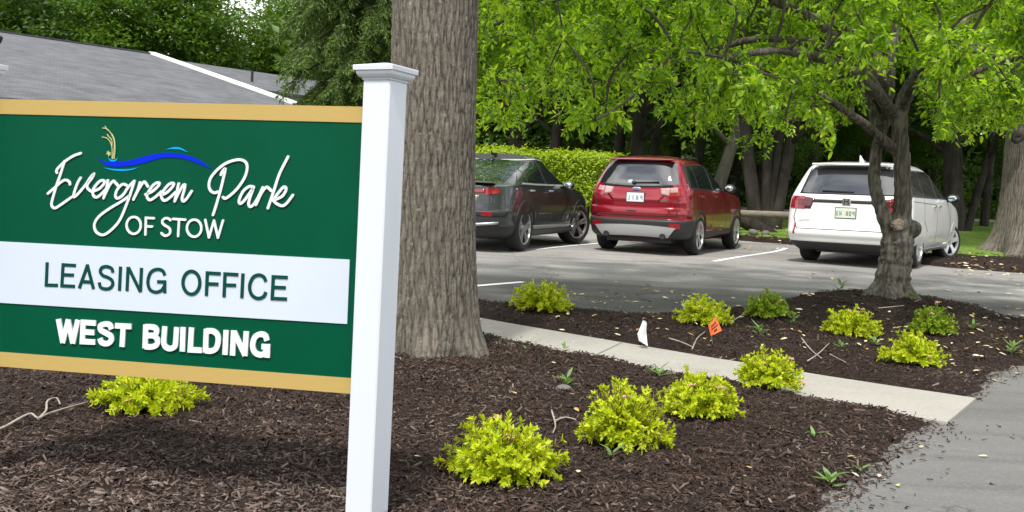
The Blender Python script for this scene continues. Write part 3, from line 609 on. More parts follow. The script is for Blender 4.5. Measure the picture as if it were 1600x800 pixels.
m = MB(); blob(m, [(180, 575), (300, 592), (430, 596), (540, 588), (612, 573)], [(180, 577), (300, 610), (430, 616), (540, 602), (612, 575)], *Z4, H0, .002); m.build('emblem_ripple', M['cyan'], panel)
m = MB(); blob(m, [(240, 450), (262, 470), (298, 480), (335, 470), (355, 450)], [(240, 462), (262, 492), (298, 500), (335, 492), (355, 462)], *Z4, .0021, .0028)
m.build('emblem_ripple', M['cyan'], panel)
strokes('emblem_reed', [[(298, 462), (312, 350), (312, 240), (275, 150), (225, 95), (170, 80)], [(315, 462), (325, 340), (318, 230), (290, 160)], [(288, 462), (288, 340), (268, 260), (225, 210), (165, 192)],
    [(230, 105), (200, 60)], [(290, 300), (282, 230), (240, 180), (230, 160)]], *Z4, .0028, .0022, .0034, M['tan'])
strokes('emblem_flower', [[(228, 380), (245, 400), (265, 415)], [(245, 372), (246, 430)], [(222, 405), (270, 392)]], *Z4, .0034, .0022, .0034, M['tan'])
# posts and caps
PA = PHI+rad(15.5); df = np.array([math.cos(PA), -math.sin(PA), 0]); nf = np.array([-math.sin(PA), -math.cos(PA), 0]); PS = .101
RZ = np.array([df, -nf, [0, 0, 1]]).T
def post(cx, cy, ztop):
    zb = zbed(cx, cy)-.3; m = MB(); hz = ztop-zb
    m.box((cx, cy, zb+hz/2), (PS, PS, hz), RZ, bev=.004); p = wp(m.build('post', M['white'], sign, sharp=30), sign)
    m = MB(); cap = [(PS/2+.001, -.002), (PS/2+.003, .004), (PS/2+.010, .008), (PS/2+.0155, .0155), (PS/2+.0165, .021), (PS/2+.0165, .026), (PS/2+.0235, .0275), (PS/2+.0245, .040), (PS/2+.0235, .0435), (.005, .058)]
    V = []; 
    for (r, h) in cap:
        for sx, sy in ((-1, -1), (1, -1), (1, 1), (-1, 1)): q = np.array([cx, cy, ztop+h])+RZ@np.array([sx*r, sy*r, 0]); V.append(q)
    F = [(4*i+k, 4*i+(k+1) % 4, 4*i+4+(k+1) % 4, 4*i+4+k) for i in range(len(cap)-1) for k in range(4)]+[tuple(range(len(V)-4, len(V)))]
    m.add(V, F); m.build('post_cap', M['white'], p); return p
FL = TR[:2]+np.array([.012, -.032]); c1 = FL+df[:2]*PS/2-nf[:2]*PS/2
ztop = float(D(600, 127, c1[1])[2]); post(c1[0], c1[1], ztop)
EL = TR+dA*(-PW); q0 = D(-5, 140, EL[1]-.0); BRc = np.array([q0[0], q0[1]+.0]); c2 = BRc-df[:2]*PS/2+nf[:2]*PS/2
zt2 = float(D(5, 121, c2[1])[2]); post(c2[0], c2[1], zt2)
lt = empty('spotlight', (float(c2[0]), float(c2[1]), zt2+.058)); tag(lt, 'small white spotlight with dark lens on the left sign post cap', 'spotlight')
m = MB(); m.lathe([(.0, -.012), (.064, -.012), (.064, .058), (.056, .064), (0, .064)], n=28); m.box((0, 0, -.002), (.10, .10, .012)); m.build('light_stem', M['white'], lt, sharp=40)
m = MB(); ry = Matrix.Rotation(rad(20), 3, 'Y'); m.box((.052, -.03, .086), (.085, .04, .026), ry, bev=.006); hd = m.build('light_head', M['white'], lt, sharp=40)
m = MB(); m.box((.090, -.032, .068), (.022, .043, .028), ry, bev=.004); m.build('lens', M['black'], hd, sharp=40)
# ================================================================== HOUSE (only the roof shows above the sign)
def proj(p):
    v = (np.asarray(p)-CN)@RN; return CX+FPX*v[0]/-v[2], CY-FPX*v[1]/-v[2]
def at_z(px, py, z): r = ray(px, py); return CN+r*((z-CAMZ)/r[2])
R0 = D(0, 50, 36); ZR = R0[2]; R1 = at_z(233, 84, ZR); R2 = at_z(480, 119, ZR)
dr = unit(R1-R0); nr = np.array([dr[1], -dr[0], 0])
best = None
for s_ in np.linspace(.1, .9, 161):
    for w in np.linspace(1, 14, 131):
        x, y = proj(R1+nr*w-np.array([0, 0, s_*w])); e = (x-460)**2+(y-165)**2
        if best is None or e < best[0]: best = (e, s_, w)
SL, WR = best[1], best[2]
pn = np.cross(dr, nr-np.array([0, 0, SL])); r = ray(0, 151); pe = CN+r*(((R0-CN)@pn)/(r@pn)); WE = float((pe-R0)@nr); ZE = ZR-SL*WE
print('house', R0, R1, R2, 'slope', SL, 'eave w', WE, 'z', ZE)
house = empty('house', (float(R0[0]), float(R0[1]), 0)); tag(house, 'low house behind the sign with grey shingle roof and white gable trim', 'house')
RM_ = R1-R0; Lr = float(RM_@dr); L2 = float((R2-R1)@dr)+.8
def rp_(s, w, dz=0., side=1): return R0+dr*s+nr*w*side-np.array([0, 0, SL*w])+np.array([0, 0, dz])
def roofslab(name, s0, s1, w1, dz, th=.12):
    V = []
    for side in (1, -1):
        for (s, w) in ((s0, 0), (s1, 0), (s1, w1), (s0, w1)): V.append(rp_(s, w, dz, side))
        for (s, w) in ((s0, 0), (s1, 0), (s1, w1), (s0, w1)): V.append(rp_(s, w, dz-th, side))
    F = []
    for b in (0, 8):
        F += [(b, b+1, b+2, b+3), (b+7, b+6, b+5, b+4), (b, b+3, b+7, b+4), (b+1, b+5, b+6, b+2), (b+3, b+2, b+6, b+7)]
    o = mesh(name, V, F, M['shingle'], house); me = o.data; uv = me.uv_layers.new(name='uv')
    for lp in me.loops:
        p = np.array(me.vertices[lp.vertex_index].co)-R0; uv.data[lp.index].uv = (p@dr, math.hypot(p@nr, p[2]))
    return wp(o, house)
rf = roofslab('roof', -7, Lr, WE+.02, 0); rf2 = roofslab('roof', Lr+.30, Lr+L2, WE*.42, -.10)
m = MB()
for side in (1, -1):
    a, b = rp_(Lr+.003, 0, .09, side), rp_(Lr+.003, WE+.03, .09, side)
    V = [a, b, b-[0, 0, .46], a-[0, 0, .46]]; V += [v+dr*.26 for v in V]
    m.add(V, [(0, 1, 2, 3), (7, 6, 5, 4), (0, 4, 5, 1), (1, 5, 6, 2), (2, 6, 7, 3), (3, 7, 4, 0)])
m.build('rake_board', M['trim'], rf)
m = MB(); a, b = rp_(-7, WE+.08, -.07), rp_(Lr, WE+.08, -.07)
V = [a, b, b-[0, 0, .14], a-[0, 0, .14]]; V += [v-nr*.10 for v in V]; m.add(V, [(0, 1, 2, 3), (7, 6, 5, 4), (0, 4, 5, 1), (1, 5, 6, 2), (2, 6, 7, 3), (3, 7, 4, 0)])
m.build('gutter', M['trim'], rf)
m = MB(); m.box(rp_(Lr/2-3.5, 0, .02), (.22, 7+Lr, .05), np.array([nr, dr, [0, 0, 1]]).T); m.build('ridge_cap', M['shingle'], rf)
m = MB(); vp = D(394, 118, 38.2); w_ = float((vp-R0)@nr); s_ = float((vp-R0)@dr); q = rp_(s_, w_, -.1); m.tube([q, q+[0, 0, .42]], [.05, .05], 8); m.build('vent_pipe', M['black'], rf2)
m = MB()
for s0, s1, w1, dz in ((-6.6, Lr-.35, WE-.55, -.16), (Lr-.2, Lr+L2-.4, WE*.42-.3, -.24)):
    V = [];
    for s in (s0, s1): V += [rp_(s, w1, dz, 1)*[1, 1, 0]+[0, 0, -.3], rp_(s, w1, dz, 1), rp_(s, 0, dz), rp_(s, w1, dz, -1), rp_(s, w1, dz, -1)*[1, 1, 0]+[0, 0, -.3]]
    m.add(V, [(0, 1, 2, 3, 4), (9, 8, 7, 6, 5)]+[(i, i+5, i+6, i+1) for i in range(4)])
wp(m.build('wall', M['siding'], house), house)
# ================================================================== BIG TRUNK TREE beside the sign
def big_tree(name, label, base, r0, lean, zlen, bark, flare, nth, nz_, crown=None, amp=.012, seed=3, lobes=5, zfl=.42, group=None, top_r=.93):
    """trunk as a finely displaced tube with root flare; base = ground point of its centre"""
    root = empty(name, tuple(base)); tag(root, label, 'tree', group)
    th = np.linspace(0, 2*np.pi, nth, endpoint=False); z = np.r_[np.linspace(-.15, zlen, nz_)]
    TH, Z = np.meshgrid(th, z)
    fl = np.exp(-np.clip(Z+.02, 0, None)/zfl*2.2); lob = 1+.75*np.cos(TH*lobes+1.3+.6*np.sin(TH*2+seed))*fl
    R = r0*(1-(1-top_r)*np.clip(Z/zlen, 0, 1))*(1+flare*fl*lob)
    k = 2*np.pi*r0/.055
    cx, sx = np.cos(TH)*k/6.283, np.sin(TH)*k/6.283
    wob = 1.7*(fbm(cx*.9, sx*.9, Z*5.5, 3, seed)-.45)
    kz = .3/max(r0, .3)
    nf = max(8, int(round(r0/.0165))); wz = 4.6*(fbm(cx*.8, sx*.8, Z*2.6*kz, 3, seed)-.45)+2.6*(fbm(cx*2.0, sx*2.0, Z*7*kz, 3, seed+4)-.45)
    u1 = nf*TH+7*kz*Z+wz; u2 = nf*TH-8.5*kz*Z-.7*wz+4.5*(fbm(cx*1.3+9, sx*1.3, Z*4.3*kz, 3, seed+6)-.45)
    a = np.minimum(np.abs(np.sin(u1)), np.abs(np.sin(u2))*.85+.15*vnoise(cx*2, sx*2, Z*6, seed)); b = np.abs(2*vnoise(cx*4.4+wz*.3, sx*4.4-wz*.3, Z*14*kz, seed+5)-1); c = fbm(cx*10, sx*10, Z*42*kz, 3, seed+9)
    ridge = np.clip(a*1.35, 0, 1)**.7*.42+np.clip(b*1.4, 0, 1)**.7*.24+c*.5
    R = R+amp*(ridge-.7)*1.6+.012*r0/.3*(fbm(cx*.5, sx*.5, Z*1.2, 2, seed+2)-.4)*2
    X = np.cos(TH)*R+lean[0]*Z; Y = np.sin(TH)*R+lean[1]*Z
    i = np.arange(TH.size).reshape(TH.shape); j = np.roll(i, -1, 1)
    F = np.c_[i[:-1].ravel(), j[:-1].ravel(), j[1:].ravel(), i[1:].ravel()]
    o = mesh('trunk', np.c_[X.ravel(), Y.ravel(), Z.ravel()], F, bark, root, smooth=True); pa = o.data.attributes.new('plate', 'FLOAT', 'POINT'); pa.data.foreach_set('value', np.clip(ridge*1.05, 0, 1.2).astype(np.float32).ravel())
    return root
def clumps(nc, per, c, r, spread, L_, wr=.45, flat=.5, shell=.35, zmin=None, simple=True):
    d = rdir(nc)*((rng.random(nc)**shell))[:, None]; C_ = np.array(c)+d*np.array(r)
    if zmin is not None: C_ = C_[C_[:, 2] > zmin]
    nc = len(C_); pp = np.repeat(C_, per, 0)+rng.normal(size=(nc*per, 3))*spread*np.array([1, 1, flat])
    n = len(pp); N = unit(rng.normal(0, .55, (n, 3))+[0, 0, 1.0]); X = rdir(n); X[:, 2] -= .35; X = unit(X-N*(X*N).sum(1)[:, None])
    return leaves(pp, X, N, L_*rng.uniform(.7, 1.25, n), L_*wr*rng.uniform(.8, 1.2, n), simple)
bt = big_tree('oak_tree', 'thick grey brown trunk standing right beside the white sign post', TREE_P-np.array([.115, 0, .05]), .300, (-.026, .0), 5.2, M['bark_furrow'], .42, 460, 1000, amp=.013, seed=3, zfl=.75)
m = MB()
for k in range(7):
    a = k*.9+.3; d = np.array([math.cos(a), math.sin(a), 0])
    pth = cat([np.array([.06, 0, 4.6]), np.array([.06, 0, 5.4])+d*.6, np.array([.06, 0, 6.6])+d*1.8, np.array([0, 0, 7.8+.3*k])+d*3.2], 10); m.tube(pth, np.linspace(.16, .03, 10), 8)
m.build('limb', M['bark_big'], bt, smooth=True)
V, F = clumps(190, 34, (0, .5, 7.9), (3.9, 3.9, 2.2), .34, .15, simple=True); mesh('crown', V, F, M['oakleaf'], bt)
# ================================================================== CRABAPPLE with forked trunk
YC = CRAB_P[1]; crab = empty('crabapple_tree', tuple(CRAB_P-np.array([0, 0, .04]))); tag(crab, 'spreading crabapple with forked trunk and sawn knot in front of the white minivan', 'tree')
cl = CRAB_P-np.array([0, 0, .04])
def cp(lst): return np.array([D(a[0], a[1], YC+a[2])-cl for a in lst])
def barktube(m, P_, R_, n=16, amp=.012):
    P_ = cat(P_, max(10, int(len(P_)*7))); R_ = np.interp(np.linspace(0, 1, len(P_)), np.linspace(0, 1, len(R_)), R_)
    m.tube(P_, R_*(1+.10*(rng.random(len(P_))-.5)), n, jitter=.12); return P_
m = MB(); LP = []
trunk_pts = cp([(1388, 486, 0), (1391, 470, 0), (1394, 445, 0), (1399, 412, 0), (1402, 380, 0), (1400, 352, 0)])
barktube(m, trunk_pts, [.33, .265, .185, .165, .168, .12], 26)
for a in range(6):
    an = a*1.05+.2; d = np.array([math.cos(an), math.sin(an), 0]); m.tube(cat([trunk_pts[2]+d*.10, trunk_pts[1]+d*.25+[0, 0, .05], trunk_pts[0]+d*.46+[0, 0, .02]], 8), np.linspace(.10, .035, 8), 8, jitter=.15)
m.ell(cp([(1404, 350, -.10)])[0], (.10, .085, .09)); m.ell(cp([(1424, 358, -.02)])[0], (.11, .12, .10))
limbs = [([(1398, 372, 0), (1382, 338, 0), (1371, 308, .05), (1366, 275, .1), (1371, 228, .15), (1383, 188, .2), (1388, 150, .3)], [.10, .082, .074, .068, .064, .06, .055]),
 ([(1402, 375, 0), (1409, 335, 0), (1410, 280, 0), (1408, 232, 0), (1405, 192, 0), (1411, 158, 0), (1424, 128, 0)], [.115, .098, .088, .084, .084, .076, .062]),
 ([(1404, 240, 0), (1378, 216, -.1), (1345, 190, -.2), (1310, 166, -.3), (1280, 148, -.4), (1225, 120, -.6), (1140, 88, -.8)], [.058, .052, .047, .042, .036, .028, .02]),
 ([(1411, 142, 0), (1450, 132, -.1), (1500, 123, -.2), (1560, 98, -.3), (1640, 84, -.4)], [.055, .05, .045, .035, .02]),
 ([(1387, 155, .3), (1392, 92, .4), (1402, 40, .6), (1425, -70, .9)], [.07, .06, .05, .03]), ([(1372, 200, .15), (1345, 125, .4), (1330, 60, .8), (1295, -50, 1.4)], [.06, .05, .04, .025]),
 ([(1405, 195, 0), (1330, 95, .3), (1200, 60, .5), (1080, 90, .5), (960, 125, .4), (830, 150, .3)], [.06, .05, .042, .034, .024, .016]),
 ([(1390, 140, .3), (1250, 20, .2), (1080, -30, .0), (900, -10, -.1), (770, 40, -.2)], [.07, .06, .05, .035, .02]),
 ([(1424, 128, 0), (1470, 60, .5), (1560, 10, 1.0), (1680, -20, 1.4)], [.06, .05, .04, .02]),
 ([(1410, 170, 0), (1440, 110, -.8), (1490, 70, -1.7), (1540, 80, -2.5)], [.06, .05, .04, .02]),
 ([(1400, 180, 0), (1330, 110, -.9), (1230, 80, -1.7), (1130, 90, -2.3)], [.06, .05, .04, .02]),
 ([(1385, 150, .3), (1360, 70, 1.2), (1250, 20, 2.2), (1120, 20, 2.8)], [.06, .05, .04, .02])]
for pts, rr in limbs: LP.append(barktube(m, cp(pts), rr, 14)[6:])
trk = m.build('trunk', M['bark_furrow'], crab, smooth=True)
def fuse(o, vox, amp, kk, seed):
    md = o.modifiers.new('fuse', 'REMESH'); md.mode = 'VOXEL'; md.voxel_size = vox; bpy.context.view_layer.update()
    me = bpy.data.meshes.new_from_object(o.evaluated_get(bpy.context.evaluated_depsgraph_get())); o.modifiers.clear(); me.materials.clear(); me.materials.append(o.data.materials[0]); o.data = me
    n = len(me.vertices); V = np.zeros(n*3, np.float32); N = np.zeros(n*3, np.float32); me.vertices.foreach_get('co', V); me.vertices.foreach_get('normal', N); V = V.reshape(-1, 3).astype(float); N = N.reshape(-1, 3)
    w = .8*(fbm(V[:, 0]*5, V[:, 1]*5, V[:, 2]*4, 3, seed)-.45)
    a = np.abs(2*vnoise(V[:, 0]*kk+w, V[:, 1]*kk+w, V[:, 2]*kk*.15, seed)-1); b = fbm(V[:, 0]*kk*2.6, V[:, 1]*kk*2.6, V[:, 2]*kk*.5, 3, seed+3)
    rg = np.clip(a*1.5, 0, 1)**.7*.65+b*.5; V = V+N*(amp*(rg-.75)*1.6+.016*(fbm(V[:, 0]*4, V[:, 1]*4, V[:, 2]*4, 2, seed+7)-.4))[:, None]
    me.vertices.foreach_set('co', V.astype(np.float32).ravel()); me.polygons.foreach_set('use_smooth', np.ones(len(me.polygons), bool)); pa = me.attributes.new('plate', 'FLOAT', 'POINT'); pa.data.foreach_set('value', np.clip(rg+.10, 0, 1.2).astype(np.float32)); me.update()
fuse(trk, .012, .008, 38, 31)
m = MB(); kc = cp([(1404, 351, -.195)])[0]; nrm = unit(np.array([.15, -1, .12])); m.tube([kc-nrm*.03, kc+nrm*.012, kc+nrm*.02], [.066, .060, .045], 22, jitter=.22); m.build('sawn_knot', M['cutwood'], trk)
LPs = np.vstack(LP)
lowb = lambda px: np.interp(px, [700, 745, 800, 850, 890, 920, 960, 1000, 1040, 1080, 1130, 1180, 1230, 1262, 1290, 1330, 1360, 1400, 1425, 1450, 1480, 1530, 1570, 1610, 1700],
                               [225, 222, 205, 218, 230, 205, 190, 178, 205, 232, 215, 232, 225, 195, 236, 205, 150, 130, 170, 212, 238, 228, 205, 205, 190])
def grow_crown(root, origin, limbp, lowf, xr, yr, nsub, ntw, nl, mat, bark, L_=.078, zmax=5.6, outer=None):
    mb = MB(); PP, XX, LL = [], [], []; subs = []; tries = 0
    while len(subs) < nsub and tries < 40000:
        tries += 1; px = rng.uniform(*xr); Y = YC+rng.uniform(*yr); py = rng.uniform(-420, 250); p = D(px, py, Y)
        if p[2] > zmax or py > lowf(px)-14+rng.normal(0, 9): continue
        q = p-origin; rr = math.hypot(q[0]/5.6, q[1]/3.2)**2+((q[2]-2.6)/3.2)**2
        if rr > 1.15: continue
        if outer and outer(px, py): continue
        subs.append(q)
    subs.sort(key=lambda q: ((limbp-q)**2).sum(1).min())
    nodes = [tuple(p) for p in limbp]; lev = [0]*len(nodes)
    for q in subs:
        A_ = np.array(nodes); j = int(np.argmin(((A_-q)**2).sum(1)*(1+.06*np.array(lev))+.4*np.clip(A_[:, 2]-q[2], 0, 9)**2)); a = A_[j]; dist = np.linalg.norm(q-a); nodes.append(tuple(q)); lev.append(lev[j]+1)
        mid = (a+q)/2+[0, 0, .08*dist]+rng.normal(0, .10, 3)*dist; r0_ = max(.004, .017-.0022*lev[j])
        if dist < 2.6: mb.tube(cat([a, mid, q], 6), np.linspace(r0_, r0_*.7, 6), 5, cap=False)
        for t in range(ntw):
            d = rdir(1)[0]*[1, 1, .6]; ln = rng.uniform(.22, .5); e = q+d*ln*.8; e[2] -= .12*ln+.05
            md = q+d*ln*.45+[0, 0, .05]
            pw = D
            wpos = e+origin; v = (wpos-CN)@RN; ex, ey = CX+FPX*v[0]/-v[2], CY-FPX*v[1]/-v[2]
            if ey > lowf(ex)+rng.normal(0, 16): continue
            c = cat([q, md, e], 5); mb.tube(c, np.linspace(.004, .0018, 5), 3, cap=False)
            tt = rng.random(nl)**.7; base = np.array([np.interp(tt, np.linspace(0, 1, 5), c[:, k]) for k in range(3)]).T
            ax = unit(e-q); dd = unit(rdir(nl)*.9+ax*.5+[0, 0, -.38]); PP.append(base+rng.normal(0, .018, (nl, 3))); XX.append(dd)
    P_ = np.vstack(PP); X = np.vstack(XX); n = len(P_); N = unit(rng.normal(0, .5, (n, 3))+[0, -.15, 1.0])
    N = unit(N-X*(N*X).sum(1)[:, None]); Ln = L_*np.clip(rng.normal(.95, .26, n), .4, 1.6)
    V, F = leaves(P_, X, N, Ln, Ln*rng.uniform(.42, .58, n))
    mesh('crown', V, F, mat, root, smooth=False); mb.build('branches', bark, root); print(root.name, 'leaves', n)
grow_crown(crab, cl, LPs, lowb, (735, 1700), (-2.9, 2.9), 480, 9, 26, M['crableaf'], M['bark_crab'], L_=.066)
# ================================================================== TREES across the lot
def crown_mesh(name, nc, per, r, spread, L_, mat, flat=.5, shell=.45):
    V, F = clumps(nc, per, (0, 0, 0), r, spread, L_, flat=flat, shell=shell)
    o = mesh(name, V, F, mat); me = o.data; bpy.data.objects.remove(o); return me
CR = {'wood': [crown_mesh('crown', 190, 70, (3.4, 3.4, 3.6), .40, .26, M['woodleaf']) for _ in range(3)],
      'maple': [crown_mesh('crown', 190, 60, (3.6, 3.6, 2.6), .38, .20, M['mapleleaf']) for _ in range(2)],
      'dark': [crown_mesh('crown', 160, 60, (3.4, 3.4, 3.2), .42, .28, M['darkleaf']) for _ in range(2)]}
def gp(px, Y):          # a point of the ground seen in column px at depth Y
    p = D(px, 300, Y); p = D(px, 345, Y); return np.array([p[0], p[1], float(H(p[0], p[1]))])
def far_tree(name, label, px, Y, r, lean, ht, kind, cz, cs, bark='bark_dark', group=None, stems=None, seed=0, cat_='tree', low=None):
    b = gp(px, Y)-np.array([0, 0, .05]); root = empty(name, tuple(b)); tag(root, label, cat_, group)
    for (dx, lx, rr) in (stems or [(0, lean, r)]):
        m = MB(); P_ = [np.array([dx, 0, -.2]), np.array([dx+lx*.06, 0, .35]), np.array([dx+lx*.4, rng.normal(0, .1), ht*.3]), np.array([dx+lx*.75, rng.normal(0, .2), ht*.6]), np.array([dx+lx, rng.normal(0, .3), ht])]
        C_ = cat(P_, 22); R_ = np.interp(np.linspace(0, 1, 22), [0, .06, .2, .7, 1], [rr*1.55, rr*1.12, rr, rr*.75, rr*.3]); m.tube(C_, R_, 14, jitter=.14)
        for k in range(5):
            i = 11+2*k; a = rng.uniform(0, 6.28); d = np.array([math.cos(a), math.sin(a), .7]); m.tube(cat([C_[i], C_[i]+d*.9, C_[i]+d*[2.0, 2.0, 1.5]], 6), np.linspace(R_[i]*.5, .03, 6), 6)
        m.build('trunk', M[bark], root, smooth=True)
    me = CR[kind][seed % len(CR[kind])]; c = bpy.data.objects.new('crown', me); link(c, root); c.location = (lean*.8, 0, cz); c.scale = cs; c.rotation_euler = (0, 0, rng.uniform(0, 6.28))
    if low:
        for (lx, ly, lz, sc) in low:
            c2 = bpy.data.objects.new('low_bough', me); link(c2, root); c2.location = (lx, ly, lz); c2.scale = sc; c2.rotation_euler = (0, 0, rng.uniform(0, 6.28))
    return root
# the big tree at the right edge
br = gp(1609, 21.6); bo = big_tree('oak_tree', 'massive grey trunk with flared roots on the lawn right of the minivan', br-np.array([0, 0, .04]), .60, (.0, 0), 5.5, M['bark_furrow'], .55, 420, 420, amp=.022, seed=11, lobes=6, zfl=.9)
m = MB()
for k in range(6):
    a = k*1.05; d = np.array([math.cos(a), math.sin(a), 0]); m.tube(cat([np.array([0, 0, 4.9]), np.array([0, 0, 6.0])+d*1.0, np.array([0, 0, 8.4])+d*3.2], 10), np.linspace(.36, .06, 10), 9)
m.build('limb', M['bark_pale'], bo, smooth=True)
m = MB(); kp = D(1590, 212, 21.0)-br; m.tube([kp+[0, .05, 0], kp+[0, -.015, 0], kp+[0, -.045, 0], kp+[0, -.02, 0]], [.12, .12, .09, .03], 14, jitter=.1); m.build('knot', M['bark_dark'], bo, smooth=True)
c = bpy.data.objects.new('crown', CR['maple'][0]); link(c, bo); c.location = (.6, 0, 11.2); c.scale = (1.25, 1.25, 1.2)
c = bpy.data.objects.new('low_bough', CR['maple'][1]); link(c, bo); c.location = (-2.4, -.5, 4.6); c.scale = (.55, .5, .38)
far_tree('clump_tree', 'dark tree of several trunks fanning up from one base behind the rail fence', 1196, 25, .2, 0, 6.5, 'maple', 8.0, (.95, .95, .7), stems=[(-.22, -.75, .18), (0, -.15, .13), (.2, .75, .17), (.05, .35, .11)], low=[(-.4, -.6, 4.0, (.32, .3, .22)), (1.2, -.3, 3.7, (.3, .3, .22))])
far_tree('leaning_tree', 'pale slender trunk leaning right behind the red car', 1108, 30, .2, 1.15, 6.5, 'maple', 6.8, (.9, .9, .7), bark='bark_pale', seed=1)
far_tree('maple_tree', 'bright green leafy tree behind the hedge, nearest to the grey brown trunk', 800, 29, .22, 0, 6, 'maple', 6.2, (1.15, 1.1, 1.25), seed=0, low=[(-1.3, -1.0, 4.3, (.5, .5, .42)), (1.7, -.6, 4.4, (.5, .5, .4))])
far_tree('maple_tree', 'bright green leafy tree behind the red car roof', 985, 31, .24, .2, 6.5, 'maple', 7.2, (1.2, 1.1, 1.2), seed=1)
far_tree('bent_tree', 'dark trunk with pale side stem bending right, seen past the minivan windscreen', 1497, 29, .3, .35, 6.5, 'wood', 7.2, (1, 1, .8), stems=[(-.1, -.35, .30), (.25, 1.25, .12)], low=[(1.7, -.5, 2.7, (.26, .26, .26))])
WG = 'woodland trees behind the parking lot'
for i, (px, Y, r, lean) in enumerate([(1015, 36, .20, .1), (1052, 40, .22, -.2), (1085, 37, .19, .15), (1262, 36, .28, .1), (1290, 44, .25, -.2), (1345, 40, .30, .2), (1400, 46, .28, 0), (1450, 42, .25, -.3),
        (1538, 33, .14, .05), (1610, 40, .3, .2), (960, 40, .25, .1), (915, 44, .26, -.2), (860, 41, .25, .2), (760, 45, .3, .1), (1140, 42, .3, .2), (1225, 48, .3, -.1), (1680, 46, .3, 0), (1760, 36, .3, 0), (700, 50, .3, 0), (1180, 38, .2, -.15)]):
    lo = [((-1) ** i*1.0, -.6, 2.3+.5*(i % 3), (.34, .34, .28))] if i % 2 else None
    far_tree('woodland_tree', 'dark trunked woodland tree in the shade behind the parking lot', px, Y, r, lean, 8, 'wood' if i % 3 else 'dark', 7.6+.4*(i % 3), (1.15, 1.15, 1.0), group=WG, seed=i, low=lo)
BG = 'trees rising behind the house roof'
for i, (px, Y, sc, cz, k) in enumerate([(-60, 56, 1.5, 8.8, 'wood'), (30, 60, 1.4, 9.0, 'wood'), (70, 52, 1.1, 7.0, 'dark'), (125, 64, 1.25, 8.2, 'wood'), (205, 52, 1.0, 7.0, 'wood'), (262, 54, 1.25, 8.2, 'wood'), (300, 60, 1.0, 7.2, 'wood'),
(420, 60, 1.0, 6.2, 'wood'), (470, 64, 1.3, 8.4, 'wood'), (545, 58, 1.4, 8.5, 'dark'), (630, 60, 1.5, 8.5, 'wood'), (-160, 58, 1.5, 9, 'wood'), (10, 74, 1.5, 9.2, 'dark'), (160, 78, 1.1, 8, 'wood'), (500, 78, 1.6, 9, 'wood')]):
    far_tree('woodland_tree', 'leafy woodland tree rising behind the grey shingle roof', px, Y, .25, rng.normal(0, .4), cz+4.0*sc, k, cz, (sc, sc, sc), group=BG, seed=i)
# dense wood beyond everything
def wood_mass(name, label, x0, x1, y0, y1, z0, z1, n, L_, mat, hole=None):
    x = rng.uniform(x0, x1, n); y = rng.uniform(y0, y1, n); z = rng.uniform(z0, z1, n)+H(x, y)
    if hole is not None: k = fbm(x*.35, y*.1, z*.45, 3, 4) > hole; x, y, z = x[k], y[k], z[k]
    n = len(x); N = unit(rng.normal(0, .7, (n, 3))+[0, -.3, .8]); X = rdir(n); X = unit(X-N*(X*N).sum(1)[:, None])
    V, F = leaves(np.c_[x, y, z], X, N, L_*rng.uniform(.6, 1.3, n), L_*.6, True); tag(mesh(name, V, F, mat), label, 'woods', kind='stuff')
wood_mass('far_woods', 'dark mass of woodland closing off the view behind the lot', -12, 62, 50, 66, -.5, 8, 110000, .6, M['darkleaf'])
wood_mass('far_woods', 'tops of the woodland beyond the lot', -6, 62, 52, 70, 8, 16, 8000, .7, M['woodleaf'])
wood_mass('far_woods', 'dim woodland understory behind the house', -62, -10, 74, 100, -.5, 4.5, 20000, .6, M['darkleaf'])
wood_mass('undergrowth', 'low shaded undergrowth at the edge of the woods', -4, 45, 40.8, 46, -.2, 2.6, 17000, .22, M['woodleaf'])
# spruce in front of the house
sb_ = gp(562, 19.0); spr = empty('spruce_tree', (sb_[0], sb_[1], float(H(sb_[0], sb_[1]))-.03)); tag(spr, 'dark green spruce with drooping boughs between the house roof and the sign', 'tree')
m = MB(); m.tube([(0, 0, -.1), (0, 0, 5), (.05, 0, 10)], [.22, .15, .04], 12); PP, XX = [], []
z = 2.15
while z < 8.8:
    for k in range(12):
        a = rng.uniform(0, 6.28); R_ = (.95+.75*min(1, max(0, (z-2.3)/1.1))-.09*(z-2))*rng.uniform(.72, 1.12); d = np.array([math.cos(a), math.sin(a), 0]); s_ = np.array([-d[1], d[0], 0])
        c = cat([np.array([0, 0, z]), d*R_*.35+[0, 0, z+.04], d*R_*.75+[0, 0, z-.30], d*R_+[0, 0, z-.62]], 14); m.tube(c, np.linspace(.028, .006, 14), 5, cap=False)
        for i in range(3, 14):
            for sd in (-1, 1):
                ln = rng.uniform(.18, .5)*(1.15-.5*i/14); e0 = c[i]; e1 = e0+s_*sd*ln*.5+d*.12-np.array([0, 0, ln*.95]); nn = 36
                t = rng.random(nn); PP.append(e0+(e1-e0)*t[:, None]+rng.normal(0, .018, (nn, 3))); XX.append(unit(unit(e1-e0)*.8+rdir(nn)*.75+[0, 0, -.15]))
        nn = 30; t = rng.uniform(2, 13, nn); b = np.array([np.interp(t, np.arange(14), c[:, q]) for q in range(3)]).T; PP.append(b); XX.append(unit(d*.8+rdir(nn)*.7))
    z += .27
m.build('trunk', M['bark_dark'], spr, smooth=True)
P_ = np.vstack(PP); X = np.vstack(XX); n = len(P_); V, F = leaves(P_, X, unit(rdir(n)+[0, 0, .6]), rng.uniform(.06, .13, n), rng.uniform(.014, .026, n), True); mesh('crown', V, F, M['needle'], spr); print('spruce', n)
